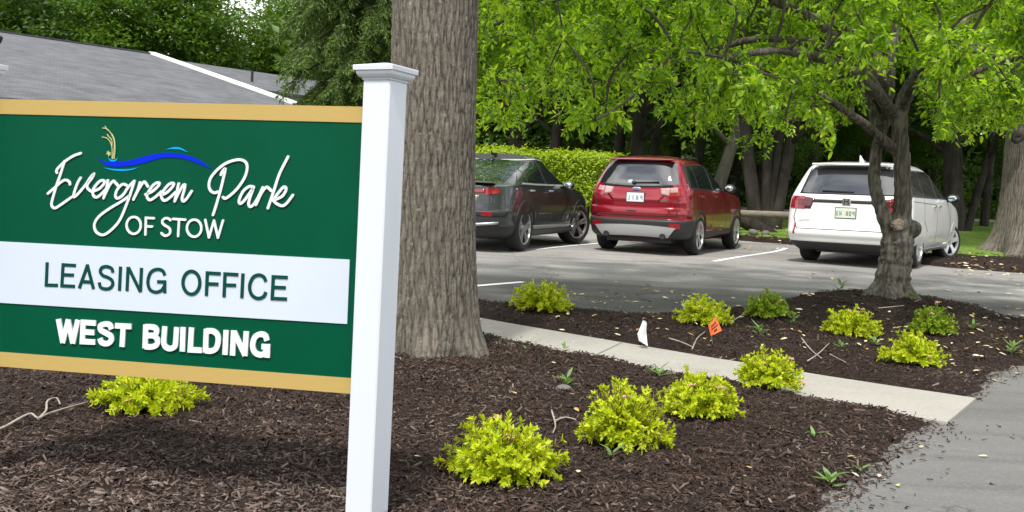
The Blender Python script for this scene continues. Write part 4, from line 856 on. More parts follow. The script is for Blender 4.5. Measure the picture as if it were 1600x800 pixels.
# hedge behind the cars
ha, hb = D(690, 300, 25.0), D(975, 300, 24.2); hu = unit((hb-ha)*[1, 1, 0]); hv = np.array([-hu[1], hu[0], 0]); HL = np.linalg.norm((hb-ha)[:2])+4.0; hz = float(H(ha[0], ha[1])); htop = float(D(850, 243, 24.6)[2])-hz
hg = empty('hedge', (float(ha[0]), float(ha[1]), hz)); tag(hg, 'clipped yellow green hedge behind the dark car and the red car', 'hedge')
n = 30000; s_ = rng.uniform(-4, HL-4, n); f = rng.random(n); w = rng.uniform(-.55, .55, n); top = htop+.17*(fbm(s_*1.5, w*2, 0, 3)-.45)*2; zz = rng.uniform(.15, 1, n)**.8*top
q = rng.random(n); front = q < .45; w = np.where(front, -.55+.16*(fbm(s_*2, zz*2, 3, 3)-.5)*2+rng.normal(0, .05, n), w); zz = np.where((q > .45) & (q < .85), top+rng.normal(0, .055, n), zz)
P_ = hu*s_[:, None]+hv*w[:, None]+np.array([0, 0, 1.])*zz[:, None]; N = unit(rdir(n)*.7+[0, 0, 1]+np.where(front[:, None], -hv*.8, 0)); X = rdir(n)*[1, 1, .8]+[0, 0, .35]; X = unit(X-N*(X*N).sum(1)[:, None])
V, F = leaves(P_, X, N, rng.uniform(.06, .11, n), rng.uniform(.035, .055, n)); mesh('foliage', V, F, M['hedge'], hg)
m = MB()
for k in range(26):
    b = hu*(-4+HL*(k+.5)/26)+hv*rng.uniform(-.2, .2); m.tube([b-[0, 0, .05], b+rng.normal(0, .05, 3)+[0, 0, htop*.5], b+rng.normal(0, .12, 3)+[0, 0, htop*.9]], [.03, .02, .008], 6)
m.build('stems', M['bark_dark'], hg)
# low rail fence, log and stones behind it
fp = gp(1239, 22.6); fe = empty('rail_fence', (float(fp[0]), float(fp[1]), float(fp[2]))); tag(fe, 'low weathered wooden rail fence between the red car and the minivan', 'fence')
zr_ = float(D(1239, 336, 22.6)[2]-fp[2]); fo = unit(gp(1100, 23.3)-fp)
for k in range(3):
    b = fo*k*2.1; b[2] = 0; m = MB(); m.box(b+[0, 0, zr_/2-.02], (.11, .11, zr_+.1), bev=.01); wpz = m.build('post', M['wood'], fe)
m = MB()
for a, b, dz in ((-.25, 2.05, 0), (2.0, 4.4, .02)):
    p, q = fo*a, fo*b; m.tube([[p[0], p[1]-.01, zr_+dz], [(p[0]+q[0])/2, (p[1]+q[1])/2, zr_+dz-.015], [q[0], q[1], zr_+dz]], [.075, .08, .07], 9, jitter=.15)
m.build('rail', M['wood'], fe, smooth=True)
lg = gp(1200, 24.0); lo = empty('fallen_log', tuple(lg)); tag(lo, 'dark fallen log slanting to the ground behind the rail fence', 'log')
a, b = D(1150, 338, 24.0)-lg, D(1232, 386, 23.6)-lg; m = MB(); m.tube(cat([a, (a+b)/2+[0, 0, .03], b], 12), np.linspace(.17, .15, 12), 12, jitter=.12); m.build('log', M['bark_dark'], lo, smooth=True)
for i, (px, py, r, lab) in enumerate([(1178, 374, .15, 'upright stone under the rail fence, the larger left one'), (1197, 376, .11, 'squat grey stone under the rail fence, the smaller right one')]):
    p = gp(px, 22.9); m = MB(); m.ell((0, 0, r*.6), (r*.8, r*.7, r), 14, 10); o = m.build('stone', M['rock'], None, smooth=True); o.location = p; me = o.data
    for v in me.vertices: v.co.z *= .7; v.co *= 1+.6*(float(vnoise(v.co.x*6+i*9, v.co.y*6, v.co.z*6))-.5)
    tag(o, lab, 'stone')
# ================================================================== SPIREA SHRUBS
def shrub(px, py, wpx, top, label, mat='spirea', flowers=3, dens=1.0):
    b = G(px, py, .07); Y = b[1]; w = 1.09*wpx/FPX*Y; c = np.array([b[0]*(1+w*.40/Y), b[1]+w*.40, 0]); c[2] = zbed(c[0], c[1])-.01
    hh = float(D(px, top, c[1])[2]-c[2])*.97; root = empty('spirea_shrub', tuple(c)); tag(root, label, 'shrub', 'spirea shrubs in the mulch beds')
    ns = int(230*dens); m = MB(); PP, XX, NN, LL = [], [], [], []; rx = w/2*.93; tips = []
    sc = max(.9, (w/.45)**.5)
    lump = rdir(9)*[1, 1, .6]; lump[:, 2] = np.abs(lump[:, 2]); la = rng.uniform(.90, 1.10, 9)
    for k in range(ns):
        d = rdir(1)[0]; d[2] = abs(d[2])**.8*1.0+.02; d = d/np.linalg.norm(d)
        amp = la[np.argmax(lump@d)]*rng.uniform(.45, 1.04)**.7
        if rng.random() < .03: amp *= 1.12
        e = d*np.array([rx, rx, hh])*amp; e[2] = max(e[2], .025+.03*rng.random()); s0 = np.array([d[0], d[1], 0])*rx*.16*rng.random()
        md = (s0+e)/2+np.array([0, 0, .16*hh])*(1-d[2])+rng.normal(0, .03, 3)*w*.3; cv = cat([s0-[0, 0, .02], md, e], 7); m.tube(cv, np.linspace(.0035, .0014, 7), 4, cap=False)
        nl = int(22*dens); t = np.r_[rng.uniform(.34, .98, nl), np.full(7, .99)]; nl = len(t)
        base = np.array([np.interp(t, np.linspace(0, 1, 7), cv[:, q]) for q in range(3)]).T; ax = unit(cv[-1]-cv[-3]); r_ = rdir(nl); r_ = unit(r_-ax*(r_@ax)[:, None])
        X = unit(r_*rng.uniform(.5, 1.1, (nl, 1))+ax*rng.uniform(.3, 1.0, (nl, 1))+[0, 0, .12]); PP.append(base); XX.append(X); NN.append(unit(ax*1.0-X*.2+r_*-.2+rng.normal(0, .25, (nl, 3))+[0, 0, .35])); tips.append(cv[-1])
        LL.append(np.where(t > .985, .8, 1)*rng.uniform(.020, .036, nl)*sc)
    P_, X, N, Ln = np.vstack(PP), np.vstack(XX), np.vstack(NN), np.concatenate(LL); N = unit(N-X*(N*X).sum(1)[:, None]); P_[:, 2] = np.maximum(P_[:, 2], .01)
    V, F = leaves(P_, X, N, Ln, Ln*rng.uniform(.36, .50, len(Ln))); mesh('foliage', V, F, M[mat], root); m.build('stems', M['stem'], root)
    ts = sorted(tips, key=lambda t: -(t[2]-.4*t[1]))
    for k in range((flowers+1)//2):
        t = ts[int(rng.integers(0, 60))]; fm = MB()
        for q in range(26): o_ = rng.normal(0, 1, 3)*[.009, .009, .003]; fm.ell(t+o_+[0, 0, .004], (.0045, .0045, .003), 5, 3)
        fm.build('flower_head', M['pink'], root)
    return root
SH = [(232, 652, 182, 574, 'yellow green spirea shrub half hidden under the sign panel', 'spirea', 4), (785, 766, 212, 648, 'widest yellow spirea shrub, nearest to the camera', 'spirea', 5), (972, 708, 152, 594, 'tall rounded spirea shrub just right of the widest one', 'spirea', 4),
 (1095, 663, 140, 577, 'spirea shrub between the rounded one and the one overhanging the sidewalk', 'spirea', 3), (1199, 611, 108, 543, 'spirea shrub overhanging the near edge of the sidewalk', 'spirea', 5), (848, 491, 102, 434, 'lone spirea shrub at the lot edge closest to the thick trunk', 'spirea', 3),
 (1098, 512, 92, 457, 'spirea shrub directly behind the orange flag', 'spirea', 3), (1198, 502, 78, 452, 'small darker green spirea at the lot edge left of the forked crabapple', 'spirea_green', 1), (1328, 527, 96, 479, 'low pink flecked spirea just left of the crabapple base', 'spirea', 5),
 (1452, 527, 78, 474, 'darker green spirea right of the crabapple base', 'spirea_green', 4), (1426, 574, 104, 517, 'yellow green spirea in front of the darker one right of the crabapple', 'spirea', 2)]
for a in SH: shrub(*a)
# ================================================================== CARS
class Car:
    def __init__(s, name, label, X, Y, th, prof, Lr, Lf, er, ef, dome, R, wb, yw, tw, paint, spokes, steer=0.0, cat_='car'):
        z0 = float(H(X, Y)); fx, fy = math.sin(th), math.cos(th); z1 = float(H(X+fx*wb, Y+fy*wb))
        s.root = empty(name, (X, Y, z0+.006), (0, -math.atan2(z1-z0, wb), math.pi/2-th)); tag(s.root, label, cat_)
        s.R, s.wb = R, wb; P_ = np.array(prof, float); f = pchip(P_[:, 0], P_[:, 1:])
        zs = np.unique(np.r_[np.linspace(P_[0, 0], P_[-1, 0], 74), P_[:, 0]]); rows = []
        t = np.linspace(0, np.pi/2, 13); sr = np.linspace(0, 1, 26)[1:-1]
        def ring(xr, xf, w, q=1):
            lr, lf = min(Lr, .45*(xf-xr)), min(Lf, .45*(xf-xr))
            a = np.c_[xr+lr*(1-np.cos(t)**(2/er)), w*np.sin(t)**(2/er)]
            c = np.c_[xf-lf*(1-np.cos(t)**(2/ef)), w*np.sin(t)**(2/ef)][::-1]
            x0, x1 = a[-1, 0], c[0, 0]; b = np.c_[x0+(x1-x0)*sr, np.full(len(sr), w)]
            h = np.vstack([a, b, c]); return np.vstack([h, (h[1:-1]*[1, -1])[::-1]])
        V = []; nr_ = None
        for z in zs:
            xr, xf, w = f(z); r_ = ring(xr, xf, w); nr_ = len(r_); V += [(p[0], p[1], z) for p in r_]
        xr, xf, w = P_[-1, 1:]; cx = (xr+xf)/2; n0 = len(zs)
        for q in (.975, .93, .86, .75, .6, .42, .22, .05):
            r_ = ring(xr, xf, w); V += [(cx+(p[0]-cx)*(q+.25*(1-q)*0), p[1]*q, P_[-1, 0]+dome*(1-q*q)**.8) for p in r_]; n0 += 1
        F = []
        for i in range(n0-1):
            for k in range(nr_): F.append((i*nr_+(k+1) % nr_, i*nr_+k, (i+1)*nr_+k, (i+1)*nr_+(k+1) % nr_))
        F += [tuple(range(nr_)), tuple(range((n0-1)*nr_, n0*nr_))[::-1]]
        s.bvh = BVHTree.FromPolygons([Vector(v) for v in V], F)
        body = mesh('body', V, F, [paint, M['black']], s.root)
        cut = MB()
        for xw in (0, wb):
            for sd in (1, -1):
                y0, y1 = .50*sd, 1.4*sd; n = 40; b = len(cut.v)
                A = [(xw+(R+.05)*math.cos(a), y0, R+(R+.05)*math.sin(a)) for a in np.linspace(0, 2*np.pi, n, endpoint=False)]; B = [(x, y1, z) for x, y, z in A]
                Fc = [(i, (i+1) % n, n+(i+1) % n, n+i) for i in range(n)]+[tuple(range(n))[::-1], tuple(range(n, 2*n))]
                cut.add(A+B, [g[::-1] for g in Fc] if sd > 0 else Fc)
        co = mesh('cut', cut.v, cut.f, [paint, M['black']], None, mi=[1]*len(cut.f))
        md = body.modifiers.new('arch', 'BOOLEAN'); md.object = co; md.operation = 'DIFFERENCE'; md.solver = 'EXACT'
        bpy.context.view_layer.update(); dg = bpy.context.evaluated_depsgraph_get(); me = bpy.data.meshes.new_from_object(body.evaluated_get(dg)); body.modifiers.clear(); old = body.data; body.data = me; bpy.data.meshes.remove(old); bpy.data.objects.remove(co)
        me.polygons.foreach_set('use_smooth', np.ones(len(me.polygons), bool)); me.set_sharp_from_angle(angle=rad(38)); s.body = body
        for xw in (0, wb):
            for sd in (1, -1): s.wheel(xw, sd, yw, tw, spokes, steer if xw else 0)
        m = MB(); m.box((wb/2, 0, .27), (wb+1.3, 1.15, .14)); m.box((-.35, 0, .30), (.5, 1.0, .16)); m.build('underbody', M['black'], s.root)
    def wheel(s, xw, sd, yw, tw, spokes, steer):
        R = s.R; rr = R*.70; h = tw/2; m = MB()
        m.lathe([(rr, -h*.9), (rr+.02, -h), (R-.035, -h), (R-.008, -h+.03), (R, -h+.06), (R, h-.06), (R-.008, h-.03), (R-.035, h), (rr+.02, h), (rr, h*.9), (rr, -h*.9)], 'y', 44)
        w = m.build('wheel', M['rubber'], s.root, sharp=45); w.location = (xw, sd*yw, R); w.rotation_euler = (0, 0, steer)
        m = MB(); m.cur = 0; o = h*sd
        m.lathe([(rr+.003, o*.70), (rr+.006, o*.99), (rr-.014, o*.99), (rr-.022, o*.70)][::sd], 'y', 44)
        m.cur = 1; m.lathe([(.0, o*.25), (rr, o*.25)][::-sd], 'y', 36)
        kind, n = spokes; m.cur = 0
        for k in range(n):
            a0 = 2*math.pi*k/n+.3
            for da in ((-.15, .15) if kind == 'double' else (0,)):
                a = a0+da; V = []
                for r, hw, d in ((.045, .022 if kind == 'double' else .034, .80), (rr*.6, .017 if kind == 'double' else .036, .90), (rr-.008, .020 if kind == 'double' else .052, .96)):
                    for sg in (-1, 1):
                        for dd in (0, -.18): V.append((r*math.cos(a)-sg*hw*math.sin(a), o*(d+dd), r*math.sin(a)+sg*hw*math.cos(a)))
                F = []
                for i in (0, 4): F += [(i, i+2, i+6, i+4), (i+1, i+5, i+7, i+3), (i, i+4, i+5, i+1), (i+2, i+3, i+7, i+6)]
                m.add(V, F)
        m.lathe([(.06, o*.7), (.058, o*.86), (.0, o*.88)][::sd], 'y', 20)
        m.build('rim', [M['alloy'] if kind != 'two' else M['alloy'], M['black']], w, sharp=35)
    def hit(s, o, d):
        o, d = Vector(o), Vector(d).normalized(); h = s.bvh.ray_cast(o, d, 12)
        if h[0] is None:
            q = s.bvh.find_nearest(o+d*4)
            return np.array(q[0]), np.array(q[1])*(-1 if q[1].dot(d) > 0 else 1)
        nn = h[1] if h[1].dot(d) < 0 else -h[1]; return np.array(h[0]), np.array(nn)
    def patch(s, name, mat, corners, view, off=.004, nu=12, nv=8, bt=0., bb=0., parent=None, mb=None, sd=1, C=(-.35, 0)):
        """corners BL, BR, TR, TL in the view's 2-D coordinates; bt / bb bow the top / bottom edge"""
        BL, BR, TR_, TL = [np.array(c, float) for c in corners]; Pn = np.zeros((nv+1, nu+1, 3)); Nn = np.zeros_like(Pn)
        for j in range(nv+1):
            for i in range(nu+1):
                u, v = i/nu, j/nv; b = BL+(BR-BL)*u; t = TL+(TR_-TL)*u; bow = 4*u*(1-u); b[1] += bb*bow; t[1] += bt*bow; q = b+(t-b)*v
                if view == 'side': h = s.hit((q[0], 3*sd, q[1]), (0, -sd, 0))
                elif view == 'rear': h = s.hit((-4, q[0], q[1]), (1, 0, 0))
                elif view == 'front': h = s.hit((8, q[0], q[1]), (-1, 0, 0))
                elif view == 'top': h = s.hit((q[0], q[1], 4), (0, 0, -1))
                else: h = s.hit((C[0]-5*math.cos(q[0]), C[1]*sd+5*math.sin(q[0])*sd, q[1]), (5*math.cos(q[0]), -5*math.sin(q[0])*sd, 0))
                Pn[j, i], Nn[j, i] = h
        V = (Pn+Nn*off).reshape(-1, 3); k = nu+1; F = []
        ctr = Pn[nv//2, nu//2]; a, b_, c = V[0], V[1], V[k]; flip = np.dot(np.cross(b_-a, c-a), Nn[0, 0]) < 0
        for j in range(nv):
            for i in range(nu): q = (j*k+i, j*k+i+1, (j+1)*k+i+1, (j+1)*k+i); F.append(q[::-1] if flip else q)
        bd = [i for i in range(k)]+[j*k+nu for j in range(1, nv+1)]+[nv*k+i for i in range(nu-1, -1, -1)]+[j*k for j in range(nv-1, 0, -1)]
        inn = (Pn-Nn*.012).reshape(-1, 3)[bd]; n0 = len(V); nb = len(bd)
        for q in range(nb): g = (bd[q], n0+q, n0+(q+1) % nb, bd[(q+1) % nb]); F.append(g[::-1] if flip else g)
        V = np.vstack([V, inn])
        if mb is not None: mb.add(V, F); return None
        return mesh(name, V, F, mat, parent or s.root, smooth=True, sharp=50)
    def rx(s, y, z): return s.hit((-4, y, z), (1, 0, 0))[0][0]
    def strip(s, mb, pts, w, sd, off=.0015, view='side'):
        for (a, b) in zip(pts[:-1], pts[1:]):
            a, b = np.array(a, float), np.array(b, float); u = unit(b-a); q = np.array([-u[1], u[0]])*w/2
            s.patch('', None, [a-q, b-q, b+q, a+q], view, off, 8, 1, mb=mb, sd=sd)
    def mirror(s, x, z, mat, y=.94):
        for sd in (1, -1):
            m = MB(); m.ell((x, sd*(y+.10), z), (.075, .115, .082), 16, 10); m.box((x+.03, sd*(y-.02), z-.05), (.06, .16, .035)); o = m.build('wing_mirror', mat, s.root, smooth=True)
            m = MB(); m.ell((x-.062, sd*(y+.10), z), (.016, .080, .052), 14, 8); m.build('mirror_glass', M['mirror'], o, smooth=True)
    def arches(s, w=.06, mat=None, out=.012):
        for xw in (0, s.wb):
            for sd in (1, -1):
                mb = MB(); n = 22; r0, r1 = s.R+.045, s.R+.045+w; V = []; Nn = []
                for a in np.linspace(-.10, math.pi+.10, n+1):
                    for r in (r0, r1): p, nn = s.hit((xw+r*math.cos(a), 3*sd, s.R+r*math.sin(a)), (0, -sd, 0)); V.append(p+np.array([0, sd*out, 0]))
                k = len(V); V += [v-np.array([0, sd*.06, 0]) for v in V]; F = []
                for i in range(n):
                    b = 2*i; q = [(b, b+1, b+3, b+2), (b+1, k+b+1, k+b+3, b+3), (b, b+2, k+b+2, k+b)]; F += q if sd < 0 else [g[::-1] for g in q]
                mb.add(V, F); mb.build('arch_trim', mat or M['black'], s.root, sharp=40)
    def plate(s, y, z, mat, ink, txt_rows, rot=0.0, w=.305, h=.152):
        x = min(s.rx(y-w/2, z), s.rx(y, z-h/2), s.rx(y, z+h/2))-.010; m = MB(); m.box((x, y, z), (.008, w, h), bev=.003); p = m.build('licence_plate', mat, s.root)
        m = MB()
        for (c, zz, ww, hh, kind) in txt_rows:
            for t in kind:
                m.box((x-.0055, y-c+t[0], z+zz+t[1]), (.003, t[2], t[3]))
        m.build('plate_characters', ink, p)
CHARS = {'I': [(0, 0, .012, .07)], 'J': [(-.008, 0, .010, .07), (.006, -.03, .022, .011)], 'L': [(.012, 0, .010, .07), (-.002, -.03, .026, .011)], '7': [(-.008, 0, .010, .07), (.003, .03, .03, .011)],
         '9': [(-.012, 0, .010, .07), (.012, .015, .010, .04), (0, .03, .026, .010), (0, 0, .026, .010)], '8': [(-.012, 0, .010, .07), (.012, 0, .010, .07), (0, .03, .02, .010), (0, 0, .02, .010), (0, -.03, .02, .010)],
         'E': [(.012, 0, .010, .07), (0, .03, .028, .010), (0, 0, .022, .010), (0, -.03, .028, .010)], 'H': [(-.012, 0, .010, .07), (.012, 0, .010, .07), (0, 0, .02, .010)], '0': [(-.012, 0, .010, .07), (.012, 0, .010, .07), (0, .03, .02, .010), (0, -.03, .02, .010)]}
def chars(st, sp=.037): return [(0, 0, 0, 0, [(-(i-(len(st)-1)/2)*sp+t[0], t[1]-.006, t[2], t[3]) for t in CHARS[c]]) for i, c in enumerate(st) if c != ' ']
def word(car, txt, y, z, size, mat, name):
    cu = bpy.data.curves.new(name, 'FONT'); cu.body = txt; cu.size = size; cu.extrude = .0015; cu.align_x = 'CENTER'; cu.resolution_u = 3
    o = bpy.data.objects.new(name, cu); COL.objects.link(o); bpy.context.view_layer.update(); me = bpy.data.meshes.new_from_object(o.evaluated_get(bpy.context.evaluated_depsgraph_get())); bpy.data.objects.remove(o)
    me.materials.clear(); me.materials.append(mat); q = bpy.data.objects.new(name, me); link(q, car.root); q.rotation_euler = (rad(90), 0, rad(-90)); q.location = (car.rx(y, z+.02)-.006, y, z)
# ---- red compact SUV
rc = Car('red_suv', 'red compact SUV with silver rear skid plate parked between the dark coupe and the minivan', 2.435, 18.20, rad(25.5),
    [(0.275, -0.8, 3.44, 0.802), (0.31, -0.85, 3.5, 0.841), (0.36, -0.89, 3.55, 0.868), (0.5, -0.925, 3.58, 0.885), (0.6, -0.93, 3.6, 0.893), (0.615, -0.905, 3.59, 0.894), (0.7, -0.935, 3.585, 0.900), (0.79, -0.925, 3.56, 0.900), (0.81, -0.895, 3.55, 0.899), (0.9, -0.9, 3.5, 0.897), (1, -0.885, 3.3, 0.892), (1.06, -0.865, 2.9, 0.885), (1.1, -0.855, 2.45, 0.878), (1.14, -0.84, 2.1, 0.868), (1.2, -0.82, 1.98, 0.848), (1.32, -0.76, 1.76, 0.802), (1.46, -0.68, 1.48, 0.741), (1.55, -0.625, 1.26, 0.695), (1.6, -0.58, 1.08, 0.659), (1.64, -0.48, 0.88, 0.600)],
    .52, .75, 3.9, 2.6, .065, .345, 2.69, .79, .225, M['red_paint'], ('double', 5))
def side_glass(c, frame, panes, offs=(.003, .006), strip_mat=None):
    for sd in (1, -1):
        c.patch('window_frame', M['black'], frame[:4], 'side', offs[0], 26, 8, sd=sd, bt=frame[4] if len(frame) > 4 else 0)
        for p in panes: c.patch('side_window', M['glass'], p[:4], 'side', offs[1], 12, 8, sd=sd, bt=p[4] if len(p) > 4 else .01)
side_glass(rc, [(-.66, 1.13), (1.92, 1.12), (1.22, 1.54), (-.48, 1.54), .025], [[(-.61, 1.17), (-.16, 1.15), (-.14, 1.52), (-.45, 1.50)], [(-.11, 1.15), (.76, 1.135), (.70, 1.545), (-.09, 1.53)], [(.86, 1.135), (1.84, 1.135), (1.17, 1.52), (.80, 1.545)]])
gl = rc.patch('rear_window', M['glass'], [(-.71, 1.20), (.71, 1.20), (.595, 1.555), (-.595, 1.555)], 'rear', .005, 20, 8, bt=.02, bb=-.04)
m = MB(); rc.patch('', None, [(-.76, 1.16), (.76, 1.16), (.635, 1.575), (-.635, 1.575)], 'rear', .001, 20, 8, bt=.02, bb=-.03, mb=m); m.build('window_surround', M['black'], rc.root, smooth=True)
m = MB(); m.box((-.60, 0, 1.618), (.16, 1.14, .026), Matrix.Rotation(rad(-5), 3, 'Y'), bev=.010); m.build('spoiler', M['red_paint'], rc.root, sharp=40)
m = MB(); m.box((rc.rx(-.12, 1.225)-.022, -.16, 1.225), (.02, .44, .018), Matrix.Rotation(rad(-3), 3, 'X')); m.ell((rc.rx(.03, 1.21)-.02, .06, 1.215), (.03, .04, .035)); m.build('wiper', M['black'], rc.root, smooth=True)
m = MB(); m.ell((rc.rx(.12, 1.235)-.012, .125, 1.225), (.008, .055, .036), 18, 10); m.build('wiper_cap', M['sign_white'], rc.root, smooth=True)
for sd in (1, -1):
    lw = rc.patch('tail_light', M['lamp_red'], [(-.02, .985), (1.02, 1.02), (1.02, 1.165), (-.02, 1.145)], 'wrap', .010, 16, 6, sd=sd, C=(-.62, .58))
    rc.patch('lamp_lens', M['lamp_clear'], [(.02, 1.06), (.62, 1.07), (.62, 1.15), (.02, 1.135)], 'wrap', .014, 10, 4, sd=sd, C=(-.62, .58), parent=lw)
    m = MB(); rc.patch('', None, [(sd*.44, 1.03), (sd*.585, 1.0), (sd*.585, 1.14), (sd*.42, 1.125)], 'rear', .008, 6, 4, mb=m); m.build('lamp_lens', M['lamp_clear'], lw, smooth=True)
    rc.patch('reflector', M['lamp_red'], [(.10, .46), (.75, .46), (.75, .545), (.10, .545)], 'wrap', .016, 8, 3, sd=sd, C=(-.62, .58))
    rc.patch('sill_trim', M['black'], [(.30, .23), (2.40, .23), (2.40, .40), (.30, .40)], 'side', .010, 20, 4, sd=sd)
    rc.patch('headlight', M['lamp_clear'], [(.35, .80), (.95, .88), (.95, .98), (.35, .92)], 'wrap', .006, 10, 4, sd=sd, C=(8.0, .9)) if False else None
m = MB(); rc.patch('', None, [(-1.25, .285), (1.25, .285), (1.25, .60), (-1.25, .60)], 'wrap', .007, 40, 8, mb=m, C=(.1, 0)); m.build('bumper_cladding', M['black'], rc.root, smooth=True)
m = MB(); rc.patch('', None, [(-.58, .315), (.58, .315), (.71, .475), (-.71, .475)], 'rear', .022, 24, 8, mb=m, bb=.015, bt=.03); m.build('skid_plate', M['silver'], rc.root, sharp=50)
for sd in (1, -1): m = MB(); x = rc.rx(.5, .36); m.tube([(x+.2, sd*.50, .325), (x-.03, sd*.50, .325), (x-.035, sd*.50, .325), (x+.05, sd*.5, .325)], [.048, .05, .04, .035], 16); m.build('exhaust_tip', M['black'], rc.root, sharp=40)
m = MB(); rc.patch('', None, [(-.42, .90), (.42, .90), (.62, 1.125), (-.62, 1.125)], 'rear', .002, 16, 6, mb=m); m.build('tailgate_recess', M['red_paint'], rc.root, smooth=True)
rc.plate(0, .965, M['plate'], M['plate_ink'], chars('J I 8 9'))
m = MB(); m.box((rc.rx(0, .965)-.008, 0, .965), (.006, .33, .172), bev=.002); m.build('plate_frame', M['black'], rc.root)
m = MB(); x = rc.rx(0, 1.10); m.ell((x-.006, 0, 1.105), (.012, .085, .036), 20, 10); o = m.build('oval_badge', M['chrome'], rc.root, smooth=True)
m = MB(); m.ell((x-.013, 0, 1.105), (.008, .072, .027), 20, 10); m.build('badge_face', M['plate_ink'], o, smooth=True)
m = MB(); m.box((rc.rx(-.50, .93)-.004, -.50, .93), (.006, .12, .03)); m.build('trim_badge', M['chrome'], rc.root)
m = MB(); m.box((rc.rx(0, .735)-.004, .05, .735), (.006, .16, .022)); m.build('bumper_latch', M['black'], rc.root)
for sd in (1, -1):
    m = MB(); rc.strip(m, [(.80, 1.12), (.84, .42)], .014, sd); rc.strip(m, [(-.10, 1.12), (-.12, .95), (.20, .80)], .014, sd); rc.strip(m, [(1.82, 1.10), (1.90, .80), (1.82, .42)], .010, sd); m.build('door_seam', M['black'], rc.root)
    for hx in (.05, .98): m = MB(); p, nn = rc.hit((hx, 3*sd, 1.02), (0, -sd, 0)); m.box((hx, p[1]+sd*.014, 1.02), (.19, .026, .030), bev=.008); m.build('door_handle', M['red_paint'], rc.root, sharp=40)
rc.patch('roof_glass', M['glass'], [(-.15, -.48), (.85, -.48), (.85, .48), (-.15, .48)], 'top', .004, 10, 10)
for sd in (1, -1): m = MB(); m.tube([(-.30, sd*.60, 1.64), (-.2, sd*.61, 1.675), (.6, sd*.60, 1.685), (.75, sd*.58, 1.645)], .013, 8); m.build('roof_rail', M['black'], rc.root, smooth=True)
m = MB()
for sd in (1, -1): rc.strip(m, [(sd*.72, .66), (sd*.735, .98)], .012, 1, .003, 'rear')
rc.strip(m, [(-.72, .665), (0, .655), (.72, .665)], .012, 1, .003, 'rear'); m.build('tailgate_seam', M['black'], rc.root)
rc.arches(.05); rc.mirror(1.62, 1.17, M['black'], .885)
# ---- dark coupe SUV
ac = Car('grey_coupe_suv', 'dark grey sloping roof coupe SUV partly hidden by the thick trunk', -.70, 17.08, rad(21),
    [(.22, -.74, 3.62, .82), (.30, -.84, 3.78, .90), (.42, -.91, 3.88, .94), (.55, -.945, 3.93, .957), (.66, -.95, 3.95, .965), (.78, -.925, 3.92, .962), (.90, -.915, 3.78, .952), (.98, -.905, 3.55, .945), (1.035, -.90, 3.25, .938), (1.06, -.875, 3.05, .93), (1.085, -.74, 2.85, .92), (1.13, -.56, 2.58, .90), (1.22, -.24, 2.38, .858), (1.33, .10, 2.12, .808), (1.44, .48, 1.84, .752), (1.51, .76, 1.64, .71), (1.56, 1.0, 1.46, .665)],
    .62, .8, 3.2, 2.5, .05, .375, 2.93, .835, .255, M['grey_paint'], ('double', 5), steer=rad(-24))
side_glass(ac, [(-.34, 1.10), (2.32, 1.10), (1.62, 1.47), (.62, 1.47), .045], [[(-.22, 1.135), (.14, 1.12), (.20, 1.31), (.16, 1.295)], [(.17, 1.12), (1.02, 1.115), (.96, 1.49), (.24, 1.32), .02], [(1.10, 1.115), (2.22, 1.115), (1.56, 1.45), (1.04, 1.50), .015]])
for sd in (1, -1):
    m = MB(); ac.strip(m, [(-.10, 1.10), (.6, 1.09), (2.3, 1.09)], .026, sd, .012); ac.strip(m, [(.60, 1.48), (1.05, 1.522), (1.62, 1.475)], .014, sd, .012); m.build('window_trim', M['silver'], ac.root)
    m = MB(); ac.strip(m, [(1.06, 1.09), (1.10, .42)], .014, sd); ac.strip(m, [(.10, 1.09), (.14, .95), (.46, .80)], .014, sd); ac.strip(m, [(2.12, 1.08), (2.16, .80), (2.06, .42)], .010, sd); m.build('door_seam', M['black'], ac.root)
    for hx in (.30, 1.25): m = MB(); p, nn = ac.hit((hx, 3*sd, .99), (0, -sd, 0)); m.box((hx, p[1]+sd*.014, .99), (.20, .026, .028), bev=.008); m.build('door_handle', M['silver'], ac.root, sharp=40)
    lw = ac.patch('tail_light', M['lamp_red'], [(.0, .905), (.95, .935), (.95, 1.005), (.0, 1.015)], 'wrap', .010, 16, 5, sd=sd, C=(-.62, .60))
    ac.patch('reflector', M['lamp_red'], [(.02, .575), (.60, .575), (.60, .635), (.02, .635)], 'wrap', .010, 10, 3, sd=sd, C=(-.62, .55))
    ac.patch('sill_trim', M['black'], [(.36, .24), (2.62, .24), (2.62, .34), (.36, .34)], 'side', .010, 20, 4, sd=sd)
    m = MB(); ac.strip(m, [(.40, .405), (2.5, .385)], .022, sd, .012); m.build('sill_strip', M['silver'], ac.root)
m = MB(); ac.patch('', None, [(-.62, .93), (.62, .93), (.62, .99), (-.62, .99)], 'rear', .008, 20, 4, mb=m); m.build('light_bar', M['lamp_red'], ac.root, smooth=True)
ac.patch('rear_window', M['glass'], [(-.58, -.76), (-.58, .76), (.70, .635), (.70, -.635)], 'top', .005, 14, 14)
m = MB(); m.box((-.80, 0, 1.085), (.20, 1.42, .018), Matrix.Rotation(rad(8), 3, 'Y'), bev=.006); m.build('spoiler', M['grey_paint'], ac.root, sharp=40)
m = MB(); ac.patch('', None, [(-1.1, .23), (1.1, .23), (1.1, .44), (-1.1, .44)], 'wrap', .008, 36, 6, mb=m, C=(.1, 0)); m.build('bumper_cladding', M['black'], ac.root, smooth=True)
m = MB(); ac.patch('', None, [(-.98, .565), (.98, .565), (1.02, .655), (-1.02, .655)], 'wrap', .005, 36, 3, mb=m, C=(-.1, 0)); m.build('reflector_recess', M['black'], ac.root, smooth=True)
